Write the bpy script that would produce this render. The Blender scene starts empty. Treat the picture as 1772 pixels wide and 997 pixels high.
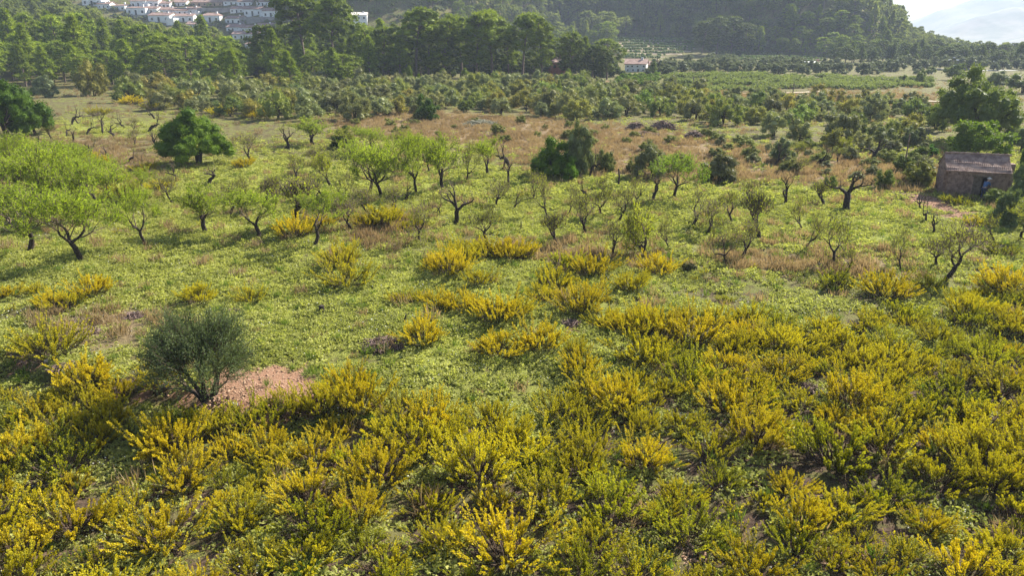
import bpy, math, random, time
import numpy as np
from mathutils import Vector, Matrix
T0 = time.time()
R = math.radians
rs = np.random.RandomState(7)
random.seed(7)
SC = bpy.context.scene
COL = SC.collection

# ---------------------------------------------------------------- camera
CAM_H = 13.0
HAZE = 0.00023
F = 1289.0                      # focal length in photo pixels (photo 1772 x 997)
PITCH = R(19.1)
cam_d = bpy.data.cameras.new("camera")
cam = bpy.data.objects.new("camera", cam_d)
COL.objects.link(cam)
cam.location = (0, 0, CAM_H)
cam.rotation_euler = (R(90) - PITCH, 0, 0)
cam_d.sensor_width = 36
cam_d.lens = 36 * F / 1772
cam_d.clip_start = 0.5
cam_d.clip_end = 20000
SC.camera = cam

# ---------------------------------------------------------------- light
SUN_EL, SUN_AZ = R(35), R(47)           # azimuth from +Y towards +X
world = bpy.data.worlds.new("World")
SC.world = world
world.use_nodes = True
wn = world.node_tree
bg = wn.nodes["Background"]
sky = wn.nodes.new("ShaderNodeTexSky")
sky.sky_type = 'NISHITA'
sky.sun_disc = False
sky.sun_elevation = SUN_EL
sky.sun_rotation = SUN_AZ
sky.dust_density = 0.8
sky.ozone_density = 2.0
sky.air_density = 1.0
wn.links.new(sky.outputs[0], bg.inputs[0])
bg.inputs[1].default_value = 0.055
sun_d = bpy.data.lights.new("sun", 'SUN')
sun_d.energy = 5.0
sun_d.angle = R(0.5)
sun_d.color = (1.0, 0.94, 0.82)
sun = bpy.data.objects.new("sun", sun_d)
COL.objects.link(sun)
sdir = Vector((math.sin(SUN_AZ) * math.cos(SUN_EL), math.cos(SUN_AZ) * math.cos(SUN_EL), math.sin(SUN_EL)))
sun.rotation_euler = sdir.to_track_quat('Z', 'Y').to_euler()
SC.view_settings.view_transform = 'Standard'
SC.view_settings.look = 'None'
SC.view_settings.gamma = 1
SC.view_settings.exposure = 1.58
SC.cycles.max_bounces = 6
SC.cycles.diffuse_bounces = 3
SC.cycles.glossy_bounces = 2
SC.cycles.transmission_bounces = 4
SC.cycles.transparent_max_bounces = 8
SC.cycles.volume_bounces = 1
SC.cycles.use_denoising = True

# ---------------------------------------------------------------- terrain shape
def sst(a, b, x):
    t = np.clip((x - a) / (b - a), 0, 1)
    return t * t * (3 - 2 * t)

CP, SP = math.cos(PITCH), math.sin(PITCH)
def ray(px, py):
    a = (px - 886) / F
    b = -(py - 498.5) / F
    d = np.array([a, CP + b * SP, -SP + b * CP])
    return d / np.linalg.norm(d)

def flat(px, py):
    d = ray(px, py)
    t = -CAM_H / d[2]
    return np.array([d[0] * t, d[1] * t])

_A, _B = flat(0, 612), flat(560, 712)
_dir = (_B - _A) / np.linalg.norm(_B - _A)
_nrm = np.array([_dir[1], -_dir[0]])           # towards the camera
def height(x, y):
    x = np.asarray(x, float); y = np.asarray(y, float)
    d = np.hypot(x, y)
    z = 0.16 * np.sin(x * 0.21 + 1.3) * np.cos(y * 0.17) + 0.06 * np.sin(x * 0.83 + y * 0.4) + 0.04 * np.sin(y * 1.1 - x * 0.5 + 2)
    z = z + 0.5 * np.sin(x * 0.031 + 0.4) * np.sin(y * 0.027 + 1.0) * sst(60, 140, d)
    # earth bank below the olive tree
    s = (x - _A[0]) * _dir[0] + (y - _A[1]) * _dir[1]
    q = (x - _A[0]) * _nrm[0] + (y - _A[1]) * _nrm[1] + 0.5 * np.sin(s * 0.9)
    L = np.linalg.norm(_B - _A)
    z = z - 0.55 * sst(-0.1, 0.9, q) * (1 - sst(L - 1, L + 5, s)) * (1 - sst(6, 14, q))
    # wooded hump on the left
    z = z + 15.0 * sst(-90, -230, x) * sst(185, 330, y)
    # slope of the village
    z = z + 58.0 * sst(20, -140, x) * sst(430, 720, y)
    # vineyard slope
    z = z + 8.5 * sst(20, 60, x) * sst(150, 118, x) * sst(372, 470, y)
    # main wooded hill
    wob = 10 * np.sin(y * 0.02 + 1) + 6 * np.sin(x * 0.05 + y * 0.013)
    foot = 392 + 70 * sst(135, 105, x) * sst(-60, 40, x) + 20 * np.sin(x * 0.023) * sst(230, 160, x) + 62 * sst(170, 300, x)
    rise = np.clip(y - foot, 0, None)
    prof = 170 * (1 - np.exp(-(rise / 260.0) ** 1.15)) * sst(1500, 800, y)
    side = np.clip((278 + wob * 0.2 - x) / 95.0, 0, 1) ** 1.0
    left = sst(-260, -60, x)
    z = z + prof * side * (0.35 + 0.65 * left) * 1.25
    z = z - 28 * sst(400, 560, y) * sst(285, 340, x)
    z = z + (4.5 * np.sin(x * 0.045 + 0.6 * np.sin(y * 0.02)) + 2.5 * np.sin(y * 0.06 + x * 0.03)) * sst(20, 110, rise) * side
    return z

def hz(x, y):
    return float(height(x, y))

_ts = 8 * (1.013 ** np.arange(0, 500))
def at(px, py):
    """point of the ground seen at a pixel of the photograph"""
    d = ray(px, py)
    X, Y, Z = d[0] * _ts, d[1] * _ts, CAM_H + d[2] * _ts
    below = np.nonzero(Z < height(X, Y))[0]
    if len(below) == 0:
        return None
    i = below[0]
    a, b = _ts[max(i - 1, 0)], _ts[i]
    for _ in range(25):
        m = (a + b) / 2
        if CAM_H + d[2] * m < hz(d[0] * m, d[1] * m): b = m
        else: a = m
    return Vector((d[0] * b, d[1] * b, hz(d[0] * b, d[1] * b)))

def depth(p):
    return p[1] * CP - (p[2] - CAM_H) * SP
def proj(p):
    z = depth(p)
    u = p[0] / z * F + 886
    v = 498.5 - (p[1] * SP + (p[2] - CAM_H) * CP) / z * F
    return u, v
def mpp(p):
    return depth(p) / F

def wpoly(pts):
    return np.array([flat(*p) if True else 0 for p in pts])
def gpoly(pts):
    return np.array([list(at(*p))[:2] for p in pts])
def inside(poly, x, y):
    x = np.asarray(x); y = np.asarray(y)
    c = np.zeros(x.shape, bool)
    n = len(poly)
    j = n - 1
    for i in range(n):
        xi, yi = poly[i]; xj, yj = poly[j]
        with np.errstate(divide='ignore', invalid='ignore'):
            m = ((yi > y) != (yj > y)) & (x < (xj - xi) * (y - yi) / (yj - yi + 1e-12) + xi)
        c ^= m
        j = i
    return c

# ---------------------------------------------------------------- mesh helpers
class MB:
    def __init__(s): s.V = []; s.Fc = []; s.M = []; s.n = 0; s.S = []
    def add(s, V, Fa, m=0, smooth=False):
        V = np.asarray(V, np.float32).reshape(-1, 3); Fa = np.asarray(Fa, np.int32)
        s.V.append(V); s.Fc.append(Fa + s.n); s.M.append(np.full(len(Fa), m, np.int32)); s.S.append(np.full(len(Fa), smooth, bool)); s.n += len(V)
    def mesh(s, name, mats):
        me = bpy.data.meshes.new(name)
        V = np.concatenate(s.V)
        lens = np.concatenate([np.full(len(f), f.shape[1], np.int32) for f in s.Fc])
        idx = np.concatenate([f.ravel() for f in s.Fc])
        me.vertices.add(len(V)); me.vertices.foreach_set('co', V.ravel())
        me.loops.add(len(idx)); me.loops.foreach_set('vertex_index', idx)
        me.polygons.add(len(lens))
        st = np.concatenate([[0], np.cumsum(lens)[:-1]]).astype(np.int32)
        me.polygons.foreach_set('loop_start', st)
        me.polygons.foreach_set('material_index', np.concatenate(s.M))
        me.polygons.foreach_set('use_smooth', np.concatenate(s.S))
        for m in (mats if isinstance(mats, (list, tuple)) else [mats]): me.materials.append(m)
        me.update(calc_edges=True)
        return me
    def box(s, c, size, m=0, rz=0.0, taper=1.0):
        x, y, z = [v / 2 for v in size]
        P = np.array([[-x, -y, -z], [x, -y, -z], [x, y, -z], [-x, y, -z], [-x * taper, -y * taper, z], [x * taper, -y * taper, z], [x * taper, y * taper, z], [-x * taper, y * taper, z]])
        cr, sr = math.cos(rz), math.sin(rz)
        P = P @ np.array([[cr, sr, 0], [-sr, cr, 0], [0, 0, 1]]) + np.array(c)
        s.add(P, [[3, 2, 1, 0], [4, 5, 6, 7], [0, 1, 5, 4], [1, 2, 6, 5], [2, 3, 7, 6], [3, 0, 4, 7]], m)
    def tube(s, pts, rad, n=5, m=0, cap=False):
        pts = np.asarray(pts, float); k = len(pts)
        rad = np.asarray(rad, float)
        tan = np.gradient(pts, axis=0); tan /= np.linalg.norm(tan, axis=1)[:, None] + 1e-9
        ref = np.array([0.31, 0.17, 0.93]) if abs(tan[0][2]) < 0.8 else np.array([0.95, 0.2, 0.1])
        u = np.cross(tan, ref); u /= np.linalg.norm(u, axis=1)[:, None] + 1e-9
        v = np.cross(tan, u)
        a = np.arange(n) * 2 * math.pi / n
        ring = pts[:, None, :] + rad[:, None, None] * (np.cos(a)[None, :, None] * u[:, None, :] + np.sin(a)[None, :, None] * v[:, None, :])
        i = np.arange(k - 1)[:, None] * n; j = np.arange(n)[None, :]; j2 = (j + 1) % n
        f = np.stack([i + j, i + j2, i + n + j2, i + n + j], -1).reshape(-1, 4)
        s.add(ring.reshape(-1, 3), f, m, True)
        if cap:
            b = (k - 1) * n
            s.add(ring[-1], [list(range(n))], m)

def unit(v):
    return v / (np.linalg.norm(v, axis=-1, keepdims=True) + 1e-9)
def rdir(n, r=None):
    return unit((r or rs).normal(size=(n, 3)))
def cards(mb, P, D, ln, wd, r, m=0, nb=None):
    """leaf blades: diamond quads starting at P, pointing along D"""
    n = len(P)
    D = unit(D)
    side = np.cross(D, rdir(n, r) if nb is None else unit(nb + 0.6 * r.normal(size=(n, 3)))); side = unit(side)
    ln = np.broadcast_to(np.asarray(ln, float), (n,))[:, None]; wd = np.broadcast_to(np.asarray(wd, float), (n,))[:, None]
    nrm = np.cross(D, side)
    a = P; c = P + D * ln
    mid = P + D * ln * 0.45 + nrm * wd * 0.25
    b = mid + side * wd * .5; d = mid - side * wd * .5
    V = np.stack([a, b, c, d], 1).reshape(-1, 3)
    mb.add(V, np.arange(n * 4).reshape(-1, 4), m)

def _ico():
    import bmesh
    bm = bmesh.new(); bmesh.ops.create_icosphere(bm, subdivisions=2, radius=1)
    V = np.array([v.co[:] for v in bm.verts]); Fa = np.array([[v.index for v in f.verts] for f in bm.faces]); bm.free()
    return V, Fa
ICO_V, ICO_F = _ico()
def blob(mb, c, rad, r, m=0, squash=0.8, j=0.22):
    V = ICO_V * (1 + r.uniform(-j, j, len(ICO_V)))[:, None] * rad
    V = V * np.array([1, 1, squash])
    mb.add(V + np.asarray(c), ICO_F, m)
def puffs(mb, C, Rd, n, ln, wd, r, up=0.35, core=0.62, squash=0.85, droop=0.0, m=0, coreM=None):
    for c, rad in zip(C, Rd):
        c = np.asarray(c, float)
        if core > 0: blob(mb, c, rad * core, r, m if coreM is None else coreM, squash)
        k = max(4, int(n))
        d = unit(r.normal(size=(k, 3)) + np.array([0, 0, up]))
        P = c + d * (rad * r.uniform(0.5, 1.0, k))[:, None] * np.array([1, 1, squash])
        D = d + 0.7 * r.normal(size=(k, 3)) + np.array([0, 0, 0.25 - droop])
        cards(mb, P, D, ln * r.uniform(0.6, 1.3, k), wd * r.uniform(0.7, 1.3, k), r, m, nb=d)

# ---------------------------------------------------------------- object helpers
def setp(o, label=None, cat=None, group=None, kind=None):
    if label: o['label'] = label
    if cat: o['category'] = cat
    if group: o['group'] = group
    if kind: o['kind'] = kind
    return o
def ob(name, me, parent=None, loc=None):
    o = bpy.data.objects.new(name, me)
    COL.objects.link(o)
    if parent is not None: o.parent = parent
    if loc is not None: o.location = loc
    return o
def empty(name, loc=(0, 0, 0), rz=0.0):
    o = bpy.data.objects.new(name, None); COL.objects.link(o)
    o.location = loc; o.rotation_euler = (0, 0, rz); o.empty_display_size = 0.3
    return o
ALL = []                              # (category key, thing, base px, py) of every plant placed
class Proto:
    """a kind of plant: part meshes; place() makes a thing of its own with its own part objects"""
    def __init__(s, name, parts, h, w): s.name, s.parts, s.h, s.w = name, parts, h, w
    def place(s, p, hgt, wid=None, rz=None, tint=None, lean=0.0, name=None, r=random):
        e = empty(name or s.name, p, r.uniform(0, 6.28) if rz is None else rz)
        sz = hgt / s.h; sx = (wid / s.w) if wid else sz
        e.scale = (sx, sx, sz)
        e.rotation_euler[0] = lean
        for pn, me in s.parts:
            o = ob(pn, me, e)
            if tint: o.color = (*tint, 1)
        if pn == 'shoots': o['kind'] = 'stuff'
        return e

# ---------------------------------------------------------------- materials
def new_mat(name):
    m = bpy.data.materials.new(name); m.use_nodes = True
    nt = m.node_tree; nt.nodes.clear()
    return m, nt, nt.nodes, nt.links
def N(nt, t, **kw):
    n = nt.nodes.new(t)
    for k, v in kw.items(): setattr(n, k, v)
    return n
def mixc(nt, fac, a, b, blend='MIX'):
    n = nt.nodes.new("ShaderNodeMix"); n.data_type = 'RGBA'; n.blend_type = blend; n.clamp_factor = True
    for i, v in ((0, fac), (6, a), (7, b)):
        if hasattr(v, 'is_linked') or hasattr(v, 'links'): nt.links.new(v, n.inputs[i])
        elif isinstance(v, (int, float)): n.inputs[i].default_value = v
        else: n.inputs[i].default_value = (*v, 1)
    return n.outputs[2]
def mth(nt, op, a, b=None, c=None, clamp=False):
    n = nt.nodes.new("ShaderNodeMath"); n.operation = op; n.use_clamp = clamp
    for i, v in enumerate((a, b, c)):
        if v is None: continue
        if isinstance(v, (int, float)): n.inputs[i].default_value = v
        else: nt.links.new(v, n.inputs[i])
    return n.outputs[0]
def noise(nt, scale, detail=3, vec=None, rough=0.6, out=0):
    n = nt.nodes.new("ShaderNodeTexNoise"); n.inputs['Scale'].default_value = scale; n.inputs['Detail'].default_value = detail; n.inputs['Roughness'].default_value = rough
    if vec is not None: nt.links.new(vec, n.inputs['Vector'])
    return n.outputs[out]
def ramp(nt, f, a, b):
    n = nt.nodes.new("ShaderNodeMapRange"); n.interpolation_type = 'SMOOTHSTEP'
    nt.links.new(f, n.inputs[0]); n.inputs[1].default_value = a; n.inputs[2].default_value = b
    return n.outputs[0]

def leaf_mat(name, a, b, trans=0.4, tcol=(1.15, 1.2, 0.6), wscale=0.35, rough=0.65, spec=0.15, isl=0.45, tintable=True):
    m, nt, nn, ll = new_mat(name)
    geo = N(nt, "ShaderNodeNewGeometry")
    isr = geo.outputs['Random Per Island']
    w = noise(nt, wscale, 2, geo.outputs['Position'])
    f = mth(nt, 'MULTIPLY_ADD', isr, isl, mth(nt, 'MULTIPLY', ramp(nt, w, 0.3, 0.7), 1 - isl))
    col = mixc(nt, f, a, b)
    if tintable:
        oi = N(nt, "ShaderNodeObjectInfo")
        col = mixc(nt, 1.0, col, oi.outputs['Color'], 'MULTIPLY')
    p = N(nt, "ShaderNodeBsdfPrincipled"); ll.new(col, p.inputs['Base Color'])
    p.inputs['Roughness'].default_value = rough; p.inputs['Specular IOR Level'].default_value = spec
    t = N(nt, "ShaderNodeBsdfTranslucent")
    ll.new(mixc(nt, 1.0, col, tcol, 'MULTIPLY'), t.inputs[0])
    mx = N(nt, "ShaderNodeMixShader"); mx.inputs[0].default_value = trans
    ll.new(p.outputs[0], mx.inputs[1]); ll.new(t.outputs[0], mx.inputs[2])
    o = N(nt, "ShaderNodeOutputMaterial"); ll.new(mx.outputs[0], o.inputs[0])
    return m
def solid_mat(name, a, b, scale=3.0, rough=0.85, bump=0.0, obj=False, spec=0.3, detail=5, lo=.35, hi=.65):
    m, nt, nn, ll = new_mat(name)
    if obj:
        tc = N(nt, "ShaderNodeTexCoord"); vec = tc.outputs['Object']
    else:
        geo = N(nt, "ShaderNodeNewGeometry"); vec = geo.outputs['Position']
    w = noise(nt, scale, detail, vec, 0.65)
    col = mixc(nt, ramp(nt, w, lo, hi), a, b)
    p = N(nt, "ShaderNodeBsdfPrincipled"); ll.new(col, p.inputs['Base Color'])
    p.inputs['Roughness'].default_value = rough; p.inputs['Specular IOR Level'].default_value = spec
    if bump:
        bn = N(nt, "ShaderNodeBump"); bn.inputs['Strength'].default_value = bump; bn.inputs['Distance'].default_value = 0.03
        ll.new(noise(nt, scale * 4, 5, vec), bn.inputs['Height']); ll.new(bn.outputs[0], p.inputs['Normal'])
    o = N(nt, "ShaderNodeOutputMaterial"); ll.new(p.outputs[0], o.inputs[0])
    return m

M = {}
M['bark'] = solid_mat('dark_bark', (0.016, 0.011, 0.009), (0.05, 0.036, 0.028), 9, .9, .6)
M['twig'] = solid_mat('twig_bark', (0.08, 0.058, 0.042), (0.16, 0.12, 0.085), 5, .85)
M['pinebark'] = solid_mat('pine_bark', (0.09, 0.065, 0.05), (0.2, 0.15, 0.12), 4, .9, .5)
M['broomstem'] = solid_mat('broom_stem', (0.045, 0.03, 0.022), (0.12, 0.08, 0.055), 4, .85)
M['blossom'] = leaf_mat('broom_blossom', (0.44, 0.375, 0.018), (0.73, 0.62, 0.028), .35, (1.0, 1.0, .5), .6, isl=.6)
M['broomgreen'] = leaf_mat('broom_green', (0.06, 0.07, 0.015), (0.17, 0.18, 0.03), .35, wscale=.6, isl=.6)
M['almond'] = leaf_mat('almond_leaf', (0.20, 0.25, 0.03), (0.36, 0.41, 0.05), .5, wscale=.3, isl=.6)
M['olive'] = leaf_mat('olive_leaf', (0.09, 0.105, 0.05), (0.26, 0.275, 0.15), .32, (1.1, 1.15, .6), wscale=.5, rough=.6, spec=.2, isl=.7)
M['shrub'] = leaf_mat('shrub_leaf', (0.075, 0.10, 0.03), (0.22, 0.24, 0.08), .35, wscale=.3, isl=.6)
M['carob'] = leaf_mat('carob_leaf', (0.04, 0.08, 0.012), (0.12, 0.18, 0.025), .4, wscale=.6, isl=.6)
M['pine'] = leaf_mat('pine_needle', (0.045, 0.07, 0.011), (0.22, 0.26, 0.03), .4, (1.2, 1.2, .5), wscale=.12, isl=.6)
M['cover'] = leaf_mat('sorrel_leaf', (0.22, 0.24, 0.055), (0.54, 0.54, 0.17), .45, (1.1, 1.15, .6), wscale=.45, isl=.55)
M['dry'] = leaf_mat('dry_grass_blade', (0.22, 0.155, 0.085), (0.40, 0.32, 0.17), .4, (1.1, 1, .8), wscale=.15, isl=.5)
M['white'] = solid_mat('white_limewash', (0.66, 0.66, 0.64), (0.8, 0.8, 0.79), .6, .9)
M['roof'] = solid_mat('terracotta_roof', (0.20, 0.12, 0.10), (0.36, 0.25, 0.21), 1.2, .9)
M['glass'] = solid_mat('window_glass', (0.02, 0.025, 0.03), (0.04, 0.045, 0.05), 1, .15, spec=.6)
M['wood'] = solid_mat('weathered_wood', (0.12, 0.09, 0.065), (0.22, 0.17, 0.13), 6, .9)
M['stone'] = solid_mat('pale_stone', (0.42, 0.38, 0.33), (0.62, 0.58, 0.52), 9, .9, .5)
M['rubble'] = solid_mat('rubble_wall', (0.17, 0.11, 0.085), (0.32, 0.22, 0.175), 3.5, .95, .8)
M['tile'] = solid_mat('old_roof_tile', (0.20, 0.125, 0.10), (0.37, 0.26, 0.21), 2.3, .95, .3)
M['deadwood'] = solid_mat('dead_wood', (0.11, 0.07, 0.06), (0.27, 0.19, 0.16), 7, .9)
M['ochre'] = solid_mat('ochre_plaster', (0.34, 0.25, 0.18), (0.46, 0.35, 0.26), .7, .9)
M['greywall'] = solid_mat('grey_masonry', (0.22, 0.21, 0.20), (0.34, 0.32, 0.30), .5, .95)
M['paleroof'] = solid_mat('pale_roof', (0.6, 0.52, 0.46), (0.74, 0.68, 0.62), .8, .9)
M['redwall'] = solid_mat('red_plaster', (0.24, 0.07, 0.05), (0.34, 0.12, 0.09), .8, .9)
M['brick'] = solid_mat('brick_plaster', (0.28, 0.15, 0.11), (0.38, 0.23, 0.17), .8, .9)
M['weed'] = leaf_mat('weed_blade', (0.08, 0.14, 0.02), (0.2, 0.26, 0.05), .4)
M['pinefar'] = leaf_mat('far_pine_needle', (0.07, 0.10, 0.03), (0.30, 0.34, 0.09), .55, (1.25, 1.25, .7), wscale=.06, isl=.4, tintable=False)
M['vine'] = leaf_mat('vine_leaf', (0.10, 0.16, 0.03), (0.2, 0.27, 0.06), .4)
M['meadow'] = leaf_mat('meadow_leaf', (0.09, 0.12, 0.035), (0.27, 0.31, 0.11), .4)
# ---------------------------------------------------------------- ground sheet and its zones
Z_BARE = [gpoly(p) for p in (
    [(180, 668), (240, 652), (330, 668), (385, 655), (410, 640), (470, 632), (535, 648), (572, 690), (540, 722), (450, 722), (400, 712)],
    [(205, 655), (260, 662), (300, 680), (350, 700), (330, 725), (270, 700), (215, 676)],
    [(1556, 338), (1600, 334), (1650, 352), (1690, 378), (1700, 410), (1722, 450), (1735, 492), (1716, 492), (1700, 450), (1672, 400), (1640, 372), (1590, 356)],
    [(945, 812), (975, 806), (1012, 832), (1005, 842), (960, 828)],
    [(0, 610), (40, 606), (90, 625), (130, 632), (160, 640), (100, 640), (0, 628)],
    [(1005, 140), (1062, 140), (1066, 149), (1010, 149)],
    [(1180, 940), (1220, 930), (1240, 990), (1180, 997)], [(1420, 960), (1560, 970), (1560, 997), (1400, 997)],
    [(550, 800), (600, 800), (600, 820), (555, 820)], [(1715, 890), (1772, 870), (1772, 930), (1730, 930)],
    [(960, 545), (1000, 555), (995, 585), (965, 570)])]
Z_BROWN = [gpoly([(0, 800), (300, 790), (560, 740), (900, 790), (1000, 760), (1200, 640), (1250, 560), (1480, 590), (1640, 580), (1772, 520), (1900, 520), (1990, 1150), (-220, 1150), (-120, 800)])]
Z_DRY = [gpoly(p) for p in (
    [(560, 214), (640, 196), (760, 193), (900, 205), (1100, 222), (1250, 250), (1430, 268), (1580, 285), (1600, 320), (1540, 330), (1420, 320), (1220, 314), (1080, 302), (900, 290), (880, 262), (780, 245), (650, 238)],
    [(80, 238), (230, 242), (290, 290), (200, 322), (150, 300)],
    [(1150, 160), (1600, 164), (1600, 185), (1290, 184), (1150, 172)],
    [(1240, 430), (1420, 440), (1560, 440), (1560, 480), (1400, 476), (1230, 470)],
    [(860, 425), (1120, 430), (1140, 452), (1020, 450), (880, 440)],
    [(560, 372), (720, 372), (760, 410), (600, 420)],
    [(80, 540), (250, 520), (300, 560), (200, 610), (100, 590)])]
Z_LUSH = [gpoly(p) for p in (
    [(240, 282), (560, 282), (900, 290), (1240, 318), (1560, 334), (1620, 362), (1650, 440), (1560, 440), (1300, 430), (1000, 395), (700, 370), (560, 440), (300, 420), (200, 330)],
    [(560, 440), (800, 440), (1000, 480), (1100, 640), (800, 700), (600, 640), (500, 520)],
    [(100, 205), (230, 210), (230, 240), (90, 235)],
    [(0, 430), (400, 440), (560, 500), (500, 640), (300, 520), (0, 470)])]

def zval(polys, x, y, jit=1.0, sd=3):
    r = np.random.RandomState(sd)
    d = np.hypot(x, y)
    a = np.zeros(x.shape)
    K = 5
    for k in range(K):
        jx = r.normal(size=x.shape) * 0.35 * jit * (1 + d / 60); jy = r.normal(size=x.shape) * 0.35 * jit * (1 + d / 60)
        h = np.zeros(x.shape, bool)
        for p in polys: h |= inside(p, x + jx, y + jy)
        a += h
    return a / K

def make_ground():
    n = 400
    u = np.linspace(-1, 1, n)
    gx = 62 * u + 6500 * np.sign(u) * np.abs(u) ** 7
    gy = 60 + 62 * u + 6500 * np.sign(u) * np.abs(u) ** 7
    X, Y = np.meshgrid(gx, gy)
    X = X.ravel(); Y = Y.ravel()
    Z = height(X, Y)
    d = np.hypot(X, Y)
    r = np.random.RandomState(5)
    Z = Z + r.normal(size=X.shape) * 0.018 * (d < 130)
    i = np.arange(n - 1)[:, None] * n + np.arange(n - 1)[None, :]
    Fq = np.stack([i, i + 1, i + n + 1, i + n], -1).reshape(-1, 4)
    mb = MB(); mb.add(np.stack([X, Y, Z], 1), Fq, 0, True)
    me = mb.mesh("ground", M['ground'])
    ca = me.color_attributes.new("zone", 'FLOAT_COLOR', 'POINT')
    near = (d < 420)
    arr = np.zeros((len(X), 4), np.float32); arr[:, 3] = 1
    xi, yi = X[near], Y[near]
    arr[near, 0] = zval(Z_BARE, xi, yi); arr[near, 1] = zval(Z_DRY, xi, yi, 2); arr[near, 2] = zval(Z_LUSH, xi, yi, 4)
    arr[~near, 1] = 0.0
    arr[near, 3] = 1 - zval(Z_BROWN, xi, yi, 3)
    ca.data.foreach_set('color', arr.ravel())
    g = ob("ground", me); setp(g, kind='structure')
    return g

def ground_mat():
    m, nt, nn, ll = new_mat("ground")
    at_ = N(nt, "ShaderNodeAttribute"); at_.attribute_name = "zone"
    sep = N(nt, "ShaderNodeSeparateColor"); ll.new(at_.outputs['Color'], sep.inputs[0])
    pos = N(nt, "ShaderNodeNewGeometry").outputs['Position']
    n1 = noise(nt, 5.5, 6, pos, .7); n2 = noise(nt, .35, 4, pos); n3 = noise(nt, 22, 4, pos, .7); n4 = noise(nt, 1.4, 5, pos, .65)
    soil = mixc(nt, ramp(nt, n1, .35, .65), (0.045, 0.034, 0.02), (0.14, 0.105, 0.06))
    green = mixc(nt, ramp(nt, n3, .35, .62), (0.065, 0.08, 0.016), (0.22, 0.24, 0.05))
    green = mixc(nt, ramp(nt, n2, .42, .6), green, (0.15, 0.135, 0.055))
    base = mixc(nt, ramp(nt, n4, .38, .58), soil, green)
    lushc = mixc(nt, ramp(nt, n3, .38, .6), (0.10, 0.12, 0.02), (0.33, 0.36, 0.065))
    base = mixc(nt, mth(nt, 'MULTIPLY', sep.outputs[2], ramp(nt, n4, .25, .5)), base, lushc)
    brn = mixc(nt, ramp(nt, n1, .35, .7), (0.05, 0.033, 0.024), (0.15, 0.10, 0.07))
    base = mixc(nt, mth(nt, 'MULTIPLY', mth(nt, 'SUBTRACT', 1.0, at_.outputs['Alpha']), ramp(nt, n4, .7, .4)), base, brn)
    dryc = mixc(nt, ramp(nt, n1, .3, .7), (0.18, 0.125, 0.075), (0.29, 0.21, 0.125))
    dryc = mixc(nt, mth(nt, 'MULTIPLY', ramp(nt, n2, .45, .75), .6), dryc, (0.20, 0.18, 0.08))
    base = mixc(nt, mth(nt, 'MULTIPLY', sep.outputs[1], ramp(nt, n4, .2, .5)), base, dryc)
    barec = mixc(nt, ramp(nt, n3, .3, .7), (0.20, 0.105, 0.065), (0.38, 0.225, 0.145))
    barec = mixc(nt, ramp(nt, n1, .55, .7), barec, (0.46, 0.32, 0.22))
    f = ramp(nt, mth(nt, 'ADD', sep.outputs[0], mth(nt, 'MULTIPLY', mth(nt, 'SUBTRACT', n4, .5), 1.2)), .3, .6)
    base = mixc(nt, f, base, barec)
    p = N(nt, "ShaderNodeBsdfPrincipled"); ll.new(base, p.inputs['Base Color'])
    p.inputs['Roughness'].default_value = .95; p.inputs['Specular IOR Level'].default_value = .1
    b = N(nt, "ShaderNodeBump"); b.inputs['Strength'].default_value = .9; b.inputs['Distance'].default_value = .08
    ll.new(mth(nt, 'ADD', n1, mth(nt, 'MULTIPLY', n3, .5)), b.inputs['Height']); ll.new(b.outputs[0], p.inputs['Normal'])
    o = N(nt, "ShaderNodeOutputMaterial"); ll.new(p.outputs[0], o.inputs[0])
    return m
M['ground'] = ground_mat()
ground = make_ground()

# far mountains beyond the valley
def make_mountain(name, y0, xs, hs, dep, seed, mat):
    r = np.random.RandomState(seed)
    nx, ny = 160, 24
    X = np.linspace(xs[0], xs[-1], nx)
    H = np.interp(X, xs, hs)
    ph = r.uniform(0, 6, 8)
    rug = sum(np.sin(X * (0.003 * 1.7 ** k) * 3 + ph[k]) / 1.6 ** k for k in range(7))
    H = H + rug * (0.012 * np.max(hs)) * np.clip(H / (0.2 * np.max(hs)), 0, 1)
    V = []
    for j in range(ny):
        t = j / (ny - 1)
        s = 1 - abs(t - .55) / .55 if t < .55 else 1 - (t - .55) / .45
        s = max(s, 0)
        spur = np.sin(X * 0.012 + 2 * np.sin(t * 5 + X * .002)) * 0.07 * (1 - s) * s * 4
        z = H * np.clip(s ** .85 + spur, 0, None) if j not in (0, ny - 1) else H * 0
        z = z + r.normal(size=nx) * H * .006 * (0 < j < ny - 1)
        V.append(np.stack([X, np.full(nx, y0 + (t - .55) * dep) + 30 * np.sin(X * .004), z - 40], 1))
    V = np.concatenate(V)
    i = np.arange(ny - 1)[:, None] * nx + np.arange(nx - 1)[None, :]
    Fq = np.stack([i, i + 1, i + nx + 1, i + nx], -1).reshape(-1, 4)
    mb = MB(); mb.add(V, Fq, 0, True)
    o = ob(name, mb.mesh(name, mat)); setp(o, kind='structure')
    return o
M['mount'] = solid_mat('mountain_scrub', (0.10, 0.12, 0.07), (0.22, 0.20, 0.14), .012, .95)
def mx(px, dist): return (px - 886) / F * dist
def mh(py, dist): return CAM_H + (50 - py) / F * dist * 1.09 + 40
D1, D2, D3 = 3600, 2300, 2700
make_mountain("far_mountain_ridge", D1, [mx(p, D1) for p in (1400, 1530, 1580, 1640, 1700, 1760, 1850, 2000, 2200, 2500)],
              [mh(q, D1) for q in (68, 50, 25, 2, -12, -22, -34, -48, -40, 10)], 1500, 3, M['mount'])
make_mountain("far_mountain_spur", D3, [mx(p, D3) for p in (1540, 1590, 1640, 1700, 1760, 1850, 2000, 2300)],
              [mh(q, D3) for q in (66, 52, 32, 16, 14, 22, 30, 50)], 900, 9, M['mount'])
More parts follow.
